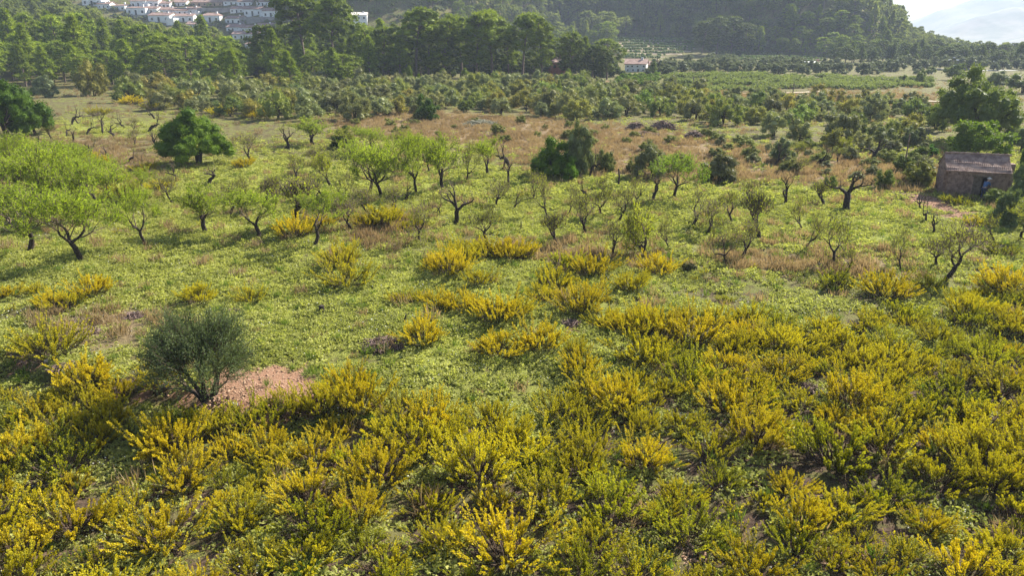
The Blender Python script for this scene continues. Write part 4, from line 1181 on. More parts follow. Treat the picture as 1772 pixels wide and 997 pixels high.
# ---------------------------------------------------------------- the person by the hut door
def make_person():
    M['shirt'] = solid_mat('blue_shirt', (0.05, 0.10, 0.22), (0.10, 0.17, 0.32), 9, .9)
    M['skin'] = solid_mat('skin', (0.42, 0.26, 0.19), (0.5, 0.32, 0.24), 9, .6)
    M['jeans'] = solid_mat('dark_blue_trousers', (0.02, 0.03, 0.06), (0.04, 0.06, 0.12), 9, .9)
    M['hat'] = solid_mat('pale_sun_hat', (0.6, 0.56, 0.52), (0.75, 0.7, 0.66), 9, .9)
    a = hut.matrix_basis @ Vector((HL * .44 + .75, -.62, 0))
    g = Vector((a[0], a[1], hz(a[0], a[1])))
    e = empty("person", g, R(20)); setp(e, "person in a blue shirt and pale sun hat bending beside the hut doorway", "person")
    def skin_body(name, J, E, Rr, mat, sub=2):
        me = bpy.data.meshes.new(name); me.from_pydata(J, E, []); me.materials.append(mat)
        o = ob(name, me, e)
        sk = o.modifiers.new('skin', 'SKIN'); sk.use_smooth_shade = True
        for i, v in enumerate(me.skin_vertices[0].data if me.skin_vertices else []): pass
        if not me.skin_vertices:
            bpy.context.view_layer.objects.active = o
            import bmesh as b2
            bm = b2.new(); bm.from_mesh(me); bm.verts.layers.skin.verify(); bm.to_mesh(me); bm.free()
        for i, v in enumerate(me.skin_vertices[0].data):
            v.radius = (Rr[i], Rr[i]) if not isinstance(Rr[i], tuple) else Rr[i]; v.use_root = (i == 0)
        s = o.modifiers.new('sub', 'SUBSURF'); s.levels = 1; s.render_levels = sub
        return o
    # leaning forward, facing +x
    J = [(0, 0, .95), (.08, 0, 1.12), (.2, 0, 1.32), (.28, 0, 1.44), (.36, 0, 1.54), (.4, 0, 1.64),
         (0, .1, .88), (.06, .11, .5), (-.02, .12, .09), (.12, .13, .04), (0, -.1, .88), (.1, -.11, .5), (.04, -.12, .09), (.18, -.13, .04),
         (.22, .19, 1.38), (.34, .25, 1.12), (.5, .2, .98), (.22, -.19, 1.38), (.36, -.25, 1.12), (.54, -.18, 1.02)]
    E = [(0, 1), (1, 2), (2, 3), (3, 4), (4, 5), (0, 6), (6, 7), (7, 8), (8, 9), (0, 10), (10, 11), (11, 12), (12, 13), (2, 14), (14, 15), (15, 16), (2, 17), (17, 18), (18, 19)]
    Rr = [.13, .13, .15, .06, .085, .08, .085, .06, .045, .04, .085, .06, .045, .04, .06, .045, .03, .06, .045, .03]
    for base, s in ((16, 1), (19, -1)):
        bx, by, bz = J[base]
        pl = len(J); J.append((bx + .07, by, bz - .03)); E.append((base, pl)); Rr.append(.028)
        for k in range(4):
            n = len(J); J.append((bx + .13, by + (k - 1.5) * .02, bz - .06)); J.append((bx + .16 - .01 * abs(k - 1.5), by + (k - 1.5) * .022, bz - .09))
            E += [(pl, n), (n, n + 1)]; Rr += [.009, .008]
        n = len(J); J.append((bx + .08, by - s * .05, bz - .02)); E.append((pl, n)); Rr.append(.01)
    skin_body("body", J, E, Rr, M['skin'])
    skin_body("shirt", [(0, 0, .93), (.08, 0, 1.12), (.2, 0, 1.33), (.25, 0, 1.41), (.22, .19, 1.38), (.33, .245, 1.14), (.22, -.19, 1.38), (.35, -.245, 1.14)],
              [(0, 1), (1, 2), (2, 3), (2, 4), (4, 5), (2, 6), (6, 7)], [.16, .16, .18, .09, .08, .065, .08, .065], M['shirt'])
    skin_body("trousers", [(0, 0, .95), (0, .1, .86), (.06, .11, .5), (-.02, .12, .13), (0, -.1, .86), (.1, -.11, .5), (.04, -.12, .13)],
              [(0, 1), (1, 2), (2, 3), (0, 4), (4, 5), (5, 6)], [.15, .105, .08, .07, .105, .08, .07], M['jeans'])
    mb = MB(); blob(mb, (.4, 0, 1.70), .115, np.random.RandomState(1), 0, .75, .02)
    a_ = np.linspace(0, 6.283, 17)[:-1]
    ring = np.column_stack([.4 + .2 * np.cos(a_), .2 * np.sin(a_), 1.665 + 0 * a_]); ring2 = ring + [0, 0, .015]; inn = np.column_stack([.4 + .1 * np.cos(a_), .1 * np.sin(a_), 1.69 + 0 * a_])
    i = np.arange(16); j = (i + 1) % 16
    mb.add(np.concatenate([ring, ring2, inn]), np.concatenate([np.stack([i, j, 16 + j, 16 + i], -1), np.stack([16 + i, 16 + j, 32 + j, 32 + i], -1), np.stack([32 + i, 32 + j, j, i], -1)]))
    ob("sun_hat", mb.mesh("sun_hat", M['hat']), e)
    mb = MB()
    fx, fz = .475, 1.615
    for dy in (-.03, .03): blob(mb, (fx + .0, dy, fz + .02), .011, np.random.RandomState(2), 0, 1, .02)
    ob("eyes", mb.mesh("eyes", M['glass']), e)
    mb = MB(); blob(mb, (fx + .02, 0, fz - .01), .017, np.random.RandomState(3), 0, 1.3, .02); ob("nose", mb.mesh("nose", M['skin']), e)
    mb = MB(); mb.box((fx + .002, 0, fz - .045), (.015, .045, .01)); ob("mouth", mb.mesh("mouth", M['roof']), e)
    return e
make_person()

# ---------------------------------------------------------------- houses
def house(name, u, v, wp, hp, rz=0.0, roofk='gable', depthm=7.0, label=None, wins=3, storeys=1, terr=False, mat='white', p=None, roofmat='roof', group=None, arches=False, rh=None):
    p = p or at(u, v); k = mpp(p)
    W = wp * k; Hh = hp * k; D = depthm
    e = empty(name, p, rz)
    setp(e, label, "house", group)
    mb = MB(); mb.box((0, D / 2, Hh / 2 - 1.5), (W, D, Hh + 3)); ob("wall", mb.mesh("wall", M[mat]), e)
    roh = rh or (.28 * D * .5 + .3)
    mb = MB(); o_ = .35
    if roofk == 'gable':
        for s in (0, 1):
            y0 = -o_ if s == 0 else D + o_; y1 = D / 2
            z0 = Hh - .02; z1 = Hh + roh
            P = [[-W / 2 - o_, y0, z0], [W / 2 + o_, y0, z0], [W / 2 + o_, y1, z1], [-W / 2 - o_, y1, z1]]
            P += [[a, b, c + .18] for a, b, c in P]
            mb.add(P, [[3, 2, 1, 0], [4, 5, 6, 7], [0, 1, 5, 4], [1, 2, 6, 5], [2, 3, 7, 6], [3, 0, 4, 7]], 0)
        P = [[sx * W / 2, y, z] for sx in (-1, 1) for (y, z) in ((0, Hh), (D, Hh), (D / 2, Hh + roh))]
        mg = MB(); mg.add(P, [[0, 2, 1], [3, 4, 5]], 0); ob("gable", mg.mesh("gable", M[mat]), e)
    elif roofk == 'hip':
        P = [[-W / 2 - o_, -o_, Hh], [W / 2 + o_, -o_, Hh], [W / 2 + o_, D + o_, Hh], [-W / 2 - o_, D + o_, Hh], [-W / 2 + D * .35, D / 2, Hh + roh], [W / 2 - D * .35, D / 2, Hh + roh]]
        mb.add(P, [[0, 1, 5, 4], [2, 3, 4, 5], [3, 2, 1, 0]], 0); mb.add(P, [[1, 2, 5], [3, 0, 4]], 0)
    else:
        P = [[-W / 2 - .2, -.2, Hh], [W / 2 + .2, -.2, Hh], [W / 2 + .2, D, Hh + roh * .6], [-W / 2 - .2, D, Hh + roh * .6]]
        P += [[a, b, c + .2] for a, b, c in P]
        mb.add(P, [[3, 2, 1, 0], [4, 5, 6, 7], [0, 1, 5, 4], [1, 2, 6, 5], [2, 3, 7, 6], [3, 0, 4, 7]], 0)
    rf = ob("roof", mb.mesh("roof", M[roofmat]), e)
    mb = MB(); mb.box((W * .27, D * .42, Hh + roh * .9), (.7, .7, 1.5)); ob("chimney", mb.mesh("chimney", M[mat]), rf)
    hs = Hh / storeys
    for s in range(storeys):
        for i in range(wins):
            x = -W / 2 + W * (i + .5) / wins + pr.uniform(-.2, .2)
            door = (s == 0 and i == wins // 2)
            zc = s * hs + (hs * .5 if not door else hs * .4); wh = hs * (.36 if not door else .7); ww = W / wins * (.3 if not arches or s else .55)
            mb = MB(); mb.box((x, -.06, zc), (ww + .24, .14, wh + .24)); fr = ob("window" if not door else "door", mb.mesh("window_frame", M[mat]), e)
            mb = MB(); mb.box((x, -.12, zc), (ww, .06, wh)); ob("pane", mb.mesh("pane", M['glass']), fr)
    if terr:
        mb = MB(); mb.box((W * .62, D * .1, Hh * .3 - 1), (W * .35, D * .8, Hh * .6 + 2)); ob("terrace", mb.mesh("terrace", M[mat]), e)
    return e
VG = "white houses of the hillside village"
VIL = [ # u, v, w, h, roof, desc
 (160,8,34,12,'flat','at the upper left corner of the village'),(180,14,22,9,'gable','just right of the upper left corner house'),(204,16,28,8,'flat','with a long pale terrace wall at the left'),
 (240,12,30,12,'gable','in the top row near the left'),(262,12,26,12,'gable','with arched openings in the top row'),(236,24,34,12,'flat','with a blind blue grey side wall above the pines'),(262,22,24,9,'gable','squeezed between the long house and the arched house'),
 (284,12,22,8,'gable','topmost behind the arched house'),(290,24,24,9,'gable','on the step above the long low house'),(276,36,42,11,'gable','long and low, with a brown roof, directly above the pines'),(318,36,34,10,'gable','second in the lowest row above the pines'),
 (312,24,26,8,'gable','with two small chimneys above the lowest row'),(330,22,24,8,'gable','small, in the middle of the second row'),(364,37,34,12,'hip','with a bright sunlit end wall in the lowest row'),(404,40,30,10,'gable','last in the lowest row beside the tall pine'),
 (332,46,18,6,'gable','half hidden behind the pine tip'),(345,8,30,6,'gable','brown walled at the top of the village'),(372,8,26,6,'gable','ochre walled at the top centre of the village'),(400,6,26,6,'gable','top row right of centre'),(424,8,24,7,'gable','top row near the dark cypress'),
 (410,20,24,7,'gable','pale, above the retaining wall'),(438,26,30,12,'gable','above the big grey retaining wall at the right'),(470,29,30,12,'gable','rightmost above the big retaining wall'),(484,8,26,10,'flat','blue white one at the top right beside the giant pine'),
 (404,52,26,7,'gable','upper left in the lower cluster'),(432,54,30,8,'gable','with a red brown roof in the middle of the lower cluster'),(458,50,26,7,'gable','upper right in the lower cluster'),(418,66,32,9,'gable','lower left in the lower cluster'),(444,68,30,11,'gable','with arches, lower right in the lower cluster'),
 (436,86,22,12,'hip','lowest of all, alone below the lower cluster'),(455,8,22,7,'gable','behind the dark cypress in the top row'),(310,8,24,6,'gable','second from the top centre'),
]
for i, (u, v, w, h, rk, ds) in enumerate(VIL):
    house("village_house", u, v + 2, w, h, R(pr.uniform(-12, 4)), rk, pr.uniform(7, 9), "white village house " + ds if 'walled' not in ds else "village house, " + ds, 3, 1, i % 3 == 0, 'white' if 'walled' not in ds else 'ochre', group=VG, arches='arch' in ds)
# retaining walls of the village
for (u, v, w, h, ds) in [(375, 22, 150, 8, "long grey retaining wall across the middle of the village"), (445, 38, 62, 8, "grey retaining wall under the two right hand village houses"), (225, 29, 70, 3, "short retaining wall under the left village houses"), (380, 44, 70, 4, "low retaining wall below the lowest village row")]:
    p = at(u, v); k = mpp(p); mb = MB(); mb.box((0, 0, h * k / 2 - 2), (w * k, .8, h * k + 4)); mb.box((0, 0, h * k + .1), (w * k + .3, 1.0, .25))
    o = ob("retaining_wall", mb.mesh("retaining_wall", M['greywall']), None, p); o.rotation_euler[2] = R(-5); setp(o, ds, "wall")
for (u, v, h) in [(448, 18, 20), (1137, 112, 15)]:
    mb = MB(); rr = np.random.RandomState(u)
    C = [[rr.normal() * .3, rr.normal() * .3, .8 + z * 1.0] for z in np.linspace(0, 6.2, 12)]
    puffs(mb, C, [max(.35, .95 - .09 * i) for i in range(12)], 30, .4, .12, rr, .8, .7, 1.2)
    wd = MB(); wd.tube([[0, 0, -.3], [0, 0, 6]], [.16, .05], 6)
    CY = Proto("cypress_tree", [("trunk", wd.mesh("trunk", M['pinebark'])), ("crown", mb.mesh("crown", M['carob']))], 7.4, 2)
    e = put(CY, u, v, h, None, '', '', (.5, .6, .6)); e['label'] = "dark cypress in the top row of the village" if u < 900 else "thin dark cypress beside the white farmhouse"; e['category'] = 'tree'
VT = [Proto('garden_tree', SHR[q].parts, SHR[q].h, SHR[q].w) for q in (0, 1)]
for i, (u, v, h, w) in enumerate([(200, 30, 8, 12), (222, 30, 9, 14), (258, 32, 7, 12), (300, 30, 8, 12), (338, 30, 7, 12), (352, 42, 8, 14), (386, 44, 8, 12), (425, 40, 9, 12), (462, 40, 8, 12), (478, 20, 14, 14), (440, 60, 8, 12), (470, 58, 14, 18), (400, 60, 10, 14), (420, 78, 12, 16), (462, 74, 14, 18)]):
    put(VT[i % 2], u, v, h, w, 'village', 'small dark garden tree between the white village houses', (.7, .8, .8))
house("villa", 622, 50, 27, 17, R(6), 'gable', 8, "white two storey villa with a pale sunlit roof above the pine tops", 3, 2, False, roofmat='paleroof', p=at(622, 44))
house("outbuilding", 603, 42, 22, 5, R(0), 'flat', 4, "long low pale outbuilding just left of the two storey villa", 2, 1, False, roofmat='paleroof')
fh = house("farmhouse", 1098, 128, 36, 12.5, R(-14), 'gable', 8, "white farmhouse with a brown roof and small windows below the vineyard", 4, 2, False, p=at(1099, 124), rh=1.4)
house("farm_annex", 1133, 120, 22, 9, R(-5), 'gable', 6, "small annex with a brown roof beside the white farmhouse", 2, 1, False, 'ochre', p=at(1131, 122))
house("red_house", 968, 132, 26, 26, R(10), 'gable', 6, "dark red house with pale trim glimpsed between the tall pines", 2, 2, False, 'redwall', p=at(966, 135))
house("farm_shed", 1416, 118, 19, 7, R(4), 'flat', 7, "low brick shed with a bright white roof at the foot of the hill", 2, 1, False, 'brick', roofmat='white', p=at(1415, 119))
# ---------------------------------------------------------------- vineyard rows on the slope
def vrow(pa, pb, hgt, wid, seed, mat, label, group, name="vine_row", gap=.12):
    a, b = at(*pa), at(*pb)
    n = int((b - a).length / (wid * .55)); rr = np.random.RandomState(seed)
    mb = MB(); C = []; Rd = []
    o0 = a
    for i in range(n):
        if rr.uniform() < gap: continue
        t = i / max(1, n - 1); x = a[0] + (b[0] - a[0]) * t + rr.normal() * .2; y = a[1] + (b[1] - a[1]) * t + rr.normal() * .25
        C.append([x - a[0], y - a[1], hz(x, y) - a[2] + hgt * .5]); Rd.append(wid * rr.uniform(.4, .7))
    puffs(mb, C, Rd, 16, .3, .2, rr, .5, .7, hgt / wid)
    st = MB()
    for c in C[::3]: st.tube([[c[0], c[1], c[2] - hgt * .6], c], [.06, .04], 4)
    e = empty(name, a); setp(e, label, "vines", group)
    ob("foliage", mb.mesh("foliage", mat), e); ob("stem", st.mesh("stem", M['bark']), e)
rowsA = [(1060, 1182, 68), (1062, 1200, 72.5), (1064, 1198, 77), (1066, 1202, 81.5), (1070, 1196, 86), (1072, 1180, 91), (1076, 1150, 96), (1080, 1146, 100)]
nm = ["topmost", "second", "third", "fourth", "fifth", "sixth", "seventh", "lowest"]
for i, (u0, u1, v) in enumerate(rowsA):
    vrow((u0, v), (u1, v + .5), 1.5, 1.9, 700 + i, M['vine'], f"{nm[i]} green row of vines on the terraced slope behind the white farmhouse", "vine rows on the terraced slope")
for i, (u0, u1, v) in enumerate([(1245, 1400, 98), (1240, 1420, 101.5), (1250, 1425, 105)]):
    vrow((u0, v), (u1, v + 1), 1.1, 1.5, 720 + i, M['vine'], f"{['upper', 'middle', 'lower'][i]} thin row of vines in the field right of the dark pine clump", "vine rows at the hill foot")
# bright citrus or vine bushes by the farmhouse
ORCH = [round_proto("orchard_bush", 390 + i, 2.2, 3.2, 16, 80, .24, .15, M['vine'], .06, .02, 2, .3) for i in range(2)]
k_ = 0
for v in (133, 138, 143, 148):
    for u in range(1076, 1146, 12):
        k_ += 1
        e = put(ORCH[k_ % 2], u + pr.uniform(-3, 3) + (v - 133) * -.6, v + 1, 9 + pr.uniform(-1, 2), 14 + pr.uniform(-2, 3), 'orchard', 'bright green orchard bush', (1.1, 1.15, .8))
# grey olives along the far orchard
r = np.random.RandomState(71)
fo = gpoly([(1130, 124), (1240, 106), (1300, 113), (1450, 118), (1470, 125), (1560, 112), (1772, 108), (1820, 120), (1690, 124), (1560, 121), (1480, 130), (1300, 128), (1150, 130)])
n_ = 0; tk = []
for _ in range(4000):
    x = r.uniform(fo[:, 0].min(), fo[:, 0].max()); y = r.uniform(fo[:, 1].min(), fo[:, 1].max())
    if not inside(fo, np.array([x]), np.array([y]))[0] or any((x - a) ** 2 + (y - b) ** 2 < 30 for a, b in tk): continue
    tk.append((x, y)); w = r.uniform(4, 6.5); p = Vector((x, y, hz(x, y) - .1)); u, v = proj(p)
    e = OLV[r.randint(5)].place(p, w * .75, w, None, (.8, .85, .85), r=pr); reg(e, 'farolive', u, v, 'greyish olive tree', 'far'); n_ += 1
    if n_ >= 110: break
md = gpoly([(1150, 130), (1300, 129), (1450, 134), (1610, 140), (1610, 152), (1450, 156), (1400, 159), (1150, 162)])
rr = np.random.RandomState(95); xx = rr.uniform(md[:, 0].min(), md[:, 0].max(), 5200); yy = rr.uniform(md[:, 1].min(), md[:, 1].max(), 5200)
k3 = inside(md, xx, yy) & (rr.uniform(size=5200) < .22 + 1.1 * vnoise(xx, yy * 3, .1, 66)); xx, yy = xx[k3], yy[k3]
mbx = []
for k in range(3):
    mb = MB(); rq = np.random.RandomState(540 + k); C = rq.normal(size=(6, 3)) * [.7, .7, .15] + [0, 0, .45]
    puffs(mb, C, rq.uniform(.4, .7, 6), 26, .3, .14, rq, .4, .5, .8); mbx.append(("meadow_bush", mb.mesh("meadow_bush", M['meadow'])))
scatter("meadow_weeds", np.column_stack([xx, yy, height(xx, yy) - .05]), mbx, .5 + rr.uniform(0, .8, len(xx)), 15, .05, "low green weeds and young bushes covering the meadow")
for (u, v, h, w) in [(1076, 132, 13, 18), (1122, 131, 12, 20), (1140, 129, 14, 22), (1064, 128, 16, 20), (1086, 134, 8, 14)]:
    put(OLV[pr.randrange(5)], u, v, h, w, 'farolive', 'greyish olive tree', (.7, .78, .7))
# trees of the big dark clump at the foot of the hill
for (u, v, h, w) in [(1215, 92, 55, 44), (1240, 94, 60, 44), (1265, 94, 60, 46), (1288, 94, 50, 40), (1228, 80, 44, 40), (1255, 80, 48, 40), (1280, 82, 42, 40)]:
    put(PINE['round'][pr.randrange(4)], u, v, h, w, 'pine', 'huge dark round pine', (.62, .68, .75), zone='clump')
# line of trees at the right beyond the plain
for i in range(46):
    u = 1440 + i * 8 + pr.uniform(-4, 4); v = pr.uniform(103, 112)
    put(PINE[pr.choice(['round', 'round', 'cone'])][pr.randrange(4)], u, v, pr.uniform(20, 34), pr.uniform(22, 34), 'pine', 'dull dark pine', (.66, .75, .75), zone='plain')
for (u, v, h, w) in [(1500, 137, 8, 12), (1560, 143, 16, 22), (1592, 142, 20, 20), (1585, 128, 10, 14), (1492, 128, 8, 12), (1612, 128, 14, 20), (1180, 160, 24, 24), (1120, 178, 28, 34), (1480, 226, 34, 36), (1355, 282, 46, 44), (1500, 245, 28, 30), (1540, 232, 26, 30), (1400, 262, 24, 30), (1575, 250, 30, 34), (1620, 225, 50, 60), (1640, 215, 50, 60), (1740, 240, 60, 60), (1765, 262, 50, 50), (1590, 275, 26, 34), (1768, 160, 34, 60), (1725, 150, 30, 50), (1650, 138, 30, 46)]:
    put(OLV[pr.randrange(5)] if u % 2 else SHR[pr.randrange(4)], u, v, h, w, 'olive' if u % 2 else 'shrub', 'grey green olive tree' if u % 2 else 'green wild shrub', (.85, .95, .8))

# ---------------------------------------------------------------- heaps of cut brush, brushwood, stones, posts
M['palecut'] = solid_mat('cut_olive_branches', (0.18, 0.18, 0.12), (0.34, 0.33, 0.24), 7, .9)
def heap(u, v, wp, hp, n, label, seed, mat='deadwood', th=.018, cat="brushwood"):
    p = at(u, v); k = mpp(p); W = wp * k / 2; Hh = max(.06, hp * k); rr = np.random.RandomState(seed); mb = MB()
    for i in range(n):
        a = rr.uniform(0, 6.28); q = math.sqrt(rr.uniform()) * W; z = Hh * (1 - (q / W) ** 2) * rr.uniform(.2, 1)
        c = np.array([math.cos(a) * q, math.sin(a) * q * .8, z + .02]); b = rr.uniform(0, 3.14); L = rr.uniform(.15, .45) * W * .8
        d = np.array([math.cos(b), math.sin(b), rr.normal() * .15]) * L
        mb.tube([c - d, c + rr.normal(size=3) * .05, c + d], [th, th, th * .5], 3)
    me = mb.mesh("brushwood_pile", M[mat]); o = ob("brushwood_pile", me, None, p); setp(o, label, cat)
    return o
heap(663, 598, 74, 10, 420, "flat purple brown patch of dead brushwood beside a yellow broom bush in mid field", 1)
heap(1397, 674, 44, 8, 220, "pinkish grey tangle of dead twigs between broom bushes at the right", 2)
heap(984, 562, 42, 7, 160, "small pinkish heap of cut twigs behind the central broom bushes", 3)
heap(229, 549, 50, 5, 160, "thin dark scatter of dead twigs behind the lone olive tree", 4)
heap(128, 558, 56, 4, 150, "long low streak of dead twigs left of the lone olive tree", 5)
heap(152, 575, 40, 4, 120, "smaller streak of dead twigs closest behind the left broom bush", 6)
heap(404, 540, 26, 4, 90, "little dark twig scatter at the upper right of the lone olive crown", 7)
heap(556, 816, 40, 5, 120, "short reddish bundle of dead stems in the lower left thicket", 8)
heap(118, 637, 60, 6, 120, "dark twigs lying on the earth bank at the left", 9)
heap(1100, 224, 34, 13, 380, "left one of the three heaps of cut brush before the olives", 11, th=.05)
heap(1146, 224, 46, 16, 460, "biggest heap of cut brush, in the middle of the three before the olives", 12, th=.05)
heap(1200, 238, 34, 12, 320, "right one of the three heaps of cut brush before the olives", 13, th=.05)
heap(1110, 234, 60, 6, 300, "flat skirt of cut brush in front of the two bigger heaps", 14, th=.05)
heap(832, 216, 60, 9, 300, "pale heap of cut olive branches on the dry red grass", 15, 'palecut', th=.04)
heap(618, 192, 60, 10, 300, "pale cut branches lying among the olives left of the solitary round bush", 16, 'palecut', th=.04)
def stone(u, v, wp, label, seed):
    p = at(u, v); k = mpp(p); rr = np.random.RandomState(seed); mb = MB(); V = ICO_V * (1 + rr.uniform(-.16, .16, len(ICO_V)))[:, None] * [wp * k / 2, wp * k / 2.6, wp * k / 3.2]
    mb.add(V, ICO_F, 0); o = ob("stone", mb.mesh("stone", M['stone']), None, p + Vector((0, 0, wp * k * .08))); setp(o, label, "stone")
stone(35, 608, 15, "white stone on the earth bank at the left edge, below the broom bush", 1)
stone(405, 703, 16, "pale stone just right of the foot of the lone olive trunk", 2)
stone(428, 712, 10, "small pale stone right of the stone at the olive foot", 3)
stone(82, 624, 14, "flat stone on the earth bank left of the dead twigs", 4)
stone(248, 664, 14, "long pale stone on the rim of the earth bank", 5)
stone(290, 668, 12, "pale stone on the bank rim closest to the olive trunk", 6)
stone(1616, 541, 7, "small dark stone in the open green at the right", 7)
mb = MB(); rr = np.random.RandomState(3); mb.tube([[0, 0, -.1], [0, 0, .22], [.02, 0, .34]], [.16, .13, .12], 8, 0, True)
o = ob("tree_stump", mb.mesh("tree_stump", M['bark']), None, at(557, 540)); setp(o, "short cut tree stump standing in the open sorrel carpet", "stump")
mb = MB(); mb.tube([[0, 0, -.1], [.04, 0, .2], [.12, 0, .42]], [.05, .045, .035], 6, 0, True)
o = ob("wooden_stake", mb.mesh("wooden_stake", M['bark']), None, at(699, 560)); setp(o, "small dark leaning stake above the dead brushwood patch", "stake")
mb = MB(); mb.tube([[0, 0, -.1], [.03, 0, .3], [.02, 0, .62]], [.04, .035, .03], 6, 0, True)
o = ob("wooden_stake", mb.mesh("wooden_stake", M['bark']), None, at(901, 399)); setp(o, "thin dark stake in the grass among the bare almonds at mid field", "stake")
mb = MB(); mb.tube([[0, 0, -.1], [.05, 0, .8], [-.05, 0, 1.5]], [.1, .09, .05], 6, 0, True)
o = ob("dead_trunk", mb.mesh("dead_trunk", M['bark']), None, at(1070, 321)); setp(o, "single leaning dark dead trunk left of the umbrella shaped tree", "dead tree")
# posts and poles
def post(u, v, hp, label, rad=.06, cross=False, mat='wood', name="fence_post"):
    p = at(u, v); k = mpp(p); Hh = hp * k; mb = MB(); mb.tube([[0, 0, -.3], [0, 0, Hh * .5], [0, 0, Hh]], [rad, rad * .9, rad * .75], 6, 0, True)
    e = empty(name, p); setp(e, label, "pole" if hp > 14 else "post", None); ob("shaft", mb.mesh("shaft", M[mat]), e)
    if cross:
        mb = MB(); mb.box((0, 0, Hh - .4), (1.6, .1, .12)); ob("crossarm", mb.mesh("crossarm", M[mat]), e)
post(1199, 152, 20, "dark wooden pole in the green meadow right of the bright orchard bushes", .12, True, name="utility_pole")
post(1371, 170, 26, "tallest wooden pole, in the meadow above the olives", .12, True, name="utility_pole")
post(1563, 300, 68, "tall thin pole left of the stone hut", .07, name="utility_pole")
post(1252, 136, 9, "short post at the back of the green meadow")
DD = ["first", "second", "third", "fourth", "fifth", "sixth"]
for i in range(6):
    post(1326 + i * 6.5, 162, 6, f"{DD[i]} post from the left in the short fence by the meadow pole", .06)
post(1612, 118, 9, "thin post at the end of the far road", .08)
# small pale boards and slanting white posts by the far road
def board(u, v, wp, hp, zp, label, tilt=0.0, name="white_board"):
    p = at(u, v); k = mpp(p); e = empty(name, p); setp(e, label, "board")
    mb = MB(); mb.box((0, 0, zp * k), (wp * k, .12, hp * k)); ob("panel", mb.mesh("panel", M['white']), e)
    mb = MB(); mb.tube([[0, .1, -.3], [0, .1, zp * k]], [.08, .08], 5); ob("post", mb.mesh("post", M['wood']), e)
    e.rotation_euler[1] = tilt
board(1639, 121, 3, 1.8, 17, "left small white board against the dark trees by the far road")
board(1654, 121, 5, 2, 17, "right small white board against the dark trees by the far road")
board(1647, 121, 4, 1.6, 21, "topmost small white board against the dark trees by the far road")
board(1652, 121, 7, 1.6, 8, "lowest small white board just above the far road")
board(1612, 127, 5, 2.4, 1.4, "white box lying in the grass at the left end of the far road")
for (u, v, h, t, ds) in [(1720, 116, 11, -.3, "left slanting white post at the far right"), (1731, 120, 13, -.35, "right slanting white post at the far right")]:
    p = at(u, v); k = mpp(p); mb = MB(); mb.tube([[0, 0, -.2], [0, 0, h * k * .6], [.15, 0, h * k]], [.16, .15, .12], 6, 0, True)
    o = ob("white_post", mb.mesh("white_post", M['white']), None, p); o.rotation_euler[1] = t; setp(o, ds, "post")
# the far road and a pale farm track as sheets above the ground
def strip(name, pts, wm, mat, lift):
    P = [at(*q) for q in pts]; mb = MB(); V = []
    d_ = []
    for i in range(len(P) - 1):
        m_ = max(2, int((P[i + 1] - P[i]).length / 3)); d_ += [P[i].lerp(P[i + 1], t / m_) for t in range(m_)]
    d_.append(P[-1])
    for i, q in enumerate(d_):
        t = (d_[min(i + 1, len(d_) - 1)] - d_[max(i - 1, 0)]).normalized(); n_ = Vector((-t[1], t[0], 0)).normalized() * wm / 2
        for s in (-1, -.33, .33, 1):
            w = q + n_ * s; V.append([w[0], w[1], hz(w[0], w[1]) + lift])
    i = np.arange(len(d_) - 1)[:, None] * 4 + np.arange(3)[None, :]
    mb.add(V, np.stack([i, i + 4, i + 5, i + 1], -1).reshape(-1, 4), 0, True)
    o = ob(name, mb.mesh(name, mat)); setp(o, kind='structure')
M['asphalt'] = solid_mat('pale_old_asphalt', (0.22, 0.22, 0.21), (0.3, 0.3, 0.28), .8, .9)
M['track'] = solid_mat('pale_track', (0.34, 0.27, 0.19), (0.46, 0.38, 0.28), .8, .95)
strip("far_road", [(1615, 119), (1660, 120), (1700, 122.5), (1790, 121)], 4.5, M['asphalt'], .12)
strip("farm_track", [(1170, 164), (1280, 162), (1360, 161), (1420, 158)], 2.2, M['track'], .12)
for (u0, u1, v) in rowsA: strip("terrace_strip", [(u0, v + 2.3), ((u0 + u1) / 2, v + 2.5), (u1, v + 2.8)], 2.2, M['track'], .15)
strip("field_path", [(1540, 172), (1600, 175), (1640, 176)], 1.6, M['track'], .12)
strip("terrace_path", [(1260, 127), (1340, 132), (1420, 134)], 2.5, M['track'], .12)

# ---------------------------------------------------------------- labels
def LM(*a): return a
CATN = {'broom': ('shrub', 'yellow broom bushes'), 'almond_leafy': ('tree', 'almond trees of the grove'), 'almond_mid': ('tree', 'almond trees of the grove'), 'almond_sparse': ('tree', 'almond trees of the grove'),
        'almond_stub': ('tree', 'almond trees of the grove'), 'olive': ('tree', 'olive trees of the scrub belt'), 'shrub': ('shrub', 'wild shrubs of the scrub belt'), 'pine': ('tree', 'pine trees of the wood'),
        'orchard': ('shrub', 'orchard bushes beside the farmhouse'), 'farolive': ('tree', 'olive trees at the hill foot'), 'village': ('tree', 'garden trees of the hillside village')}
L_NEAR = [("the lone olive tree", 357, 690), ("the dead brushwood patch in mid field", 663, 598), ("the short cut tree stump", 557, 540), ("the flat stone of the earth bank", 82, 624), ("the pinkish tangle of twigs", 1397, 674),
          ("the small dark stone", 1616, 541), ("the small pinkish twig heap", 984, 562), ("the reddish dead stems", 556, 816), ("the low dark cushion shrub", 1192, 469), ("the thin stake at mid field", 901, 399),
          ("the stone hut", 1685, 330), ("the round dark carob", 345, 285), ("the bottom left corner of the photo", 0, 997), ("the bottom right corner of the photo", 1772, 997), ("the middle of the bottom edge", 886, 997),
          ("the white stone at the left edge", 35, 608), ("the middle of the right edge", 1772, 498), ("the red path", 1716, 440), ("the leaning dark dead trunk", 1070, 321)]
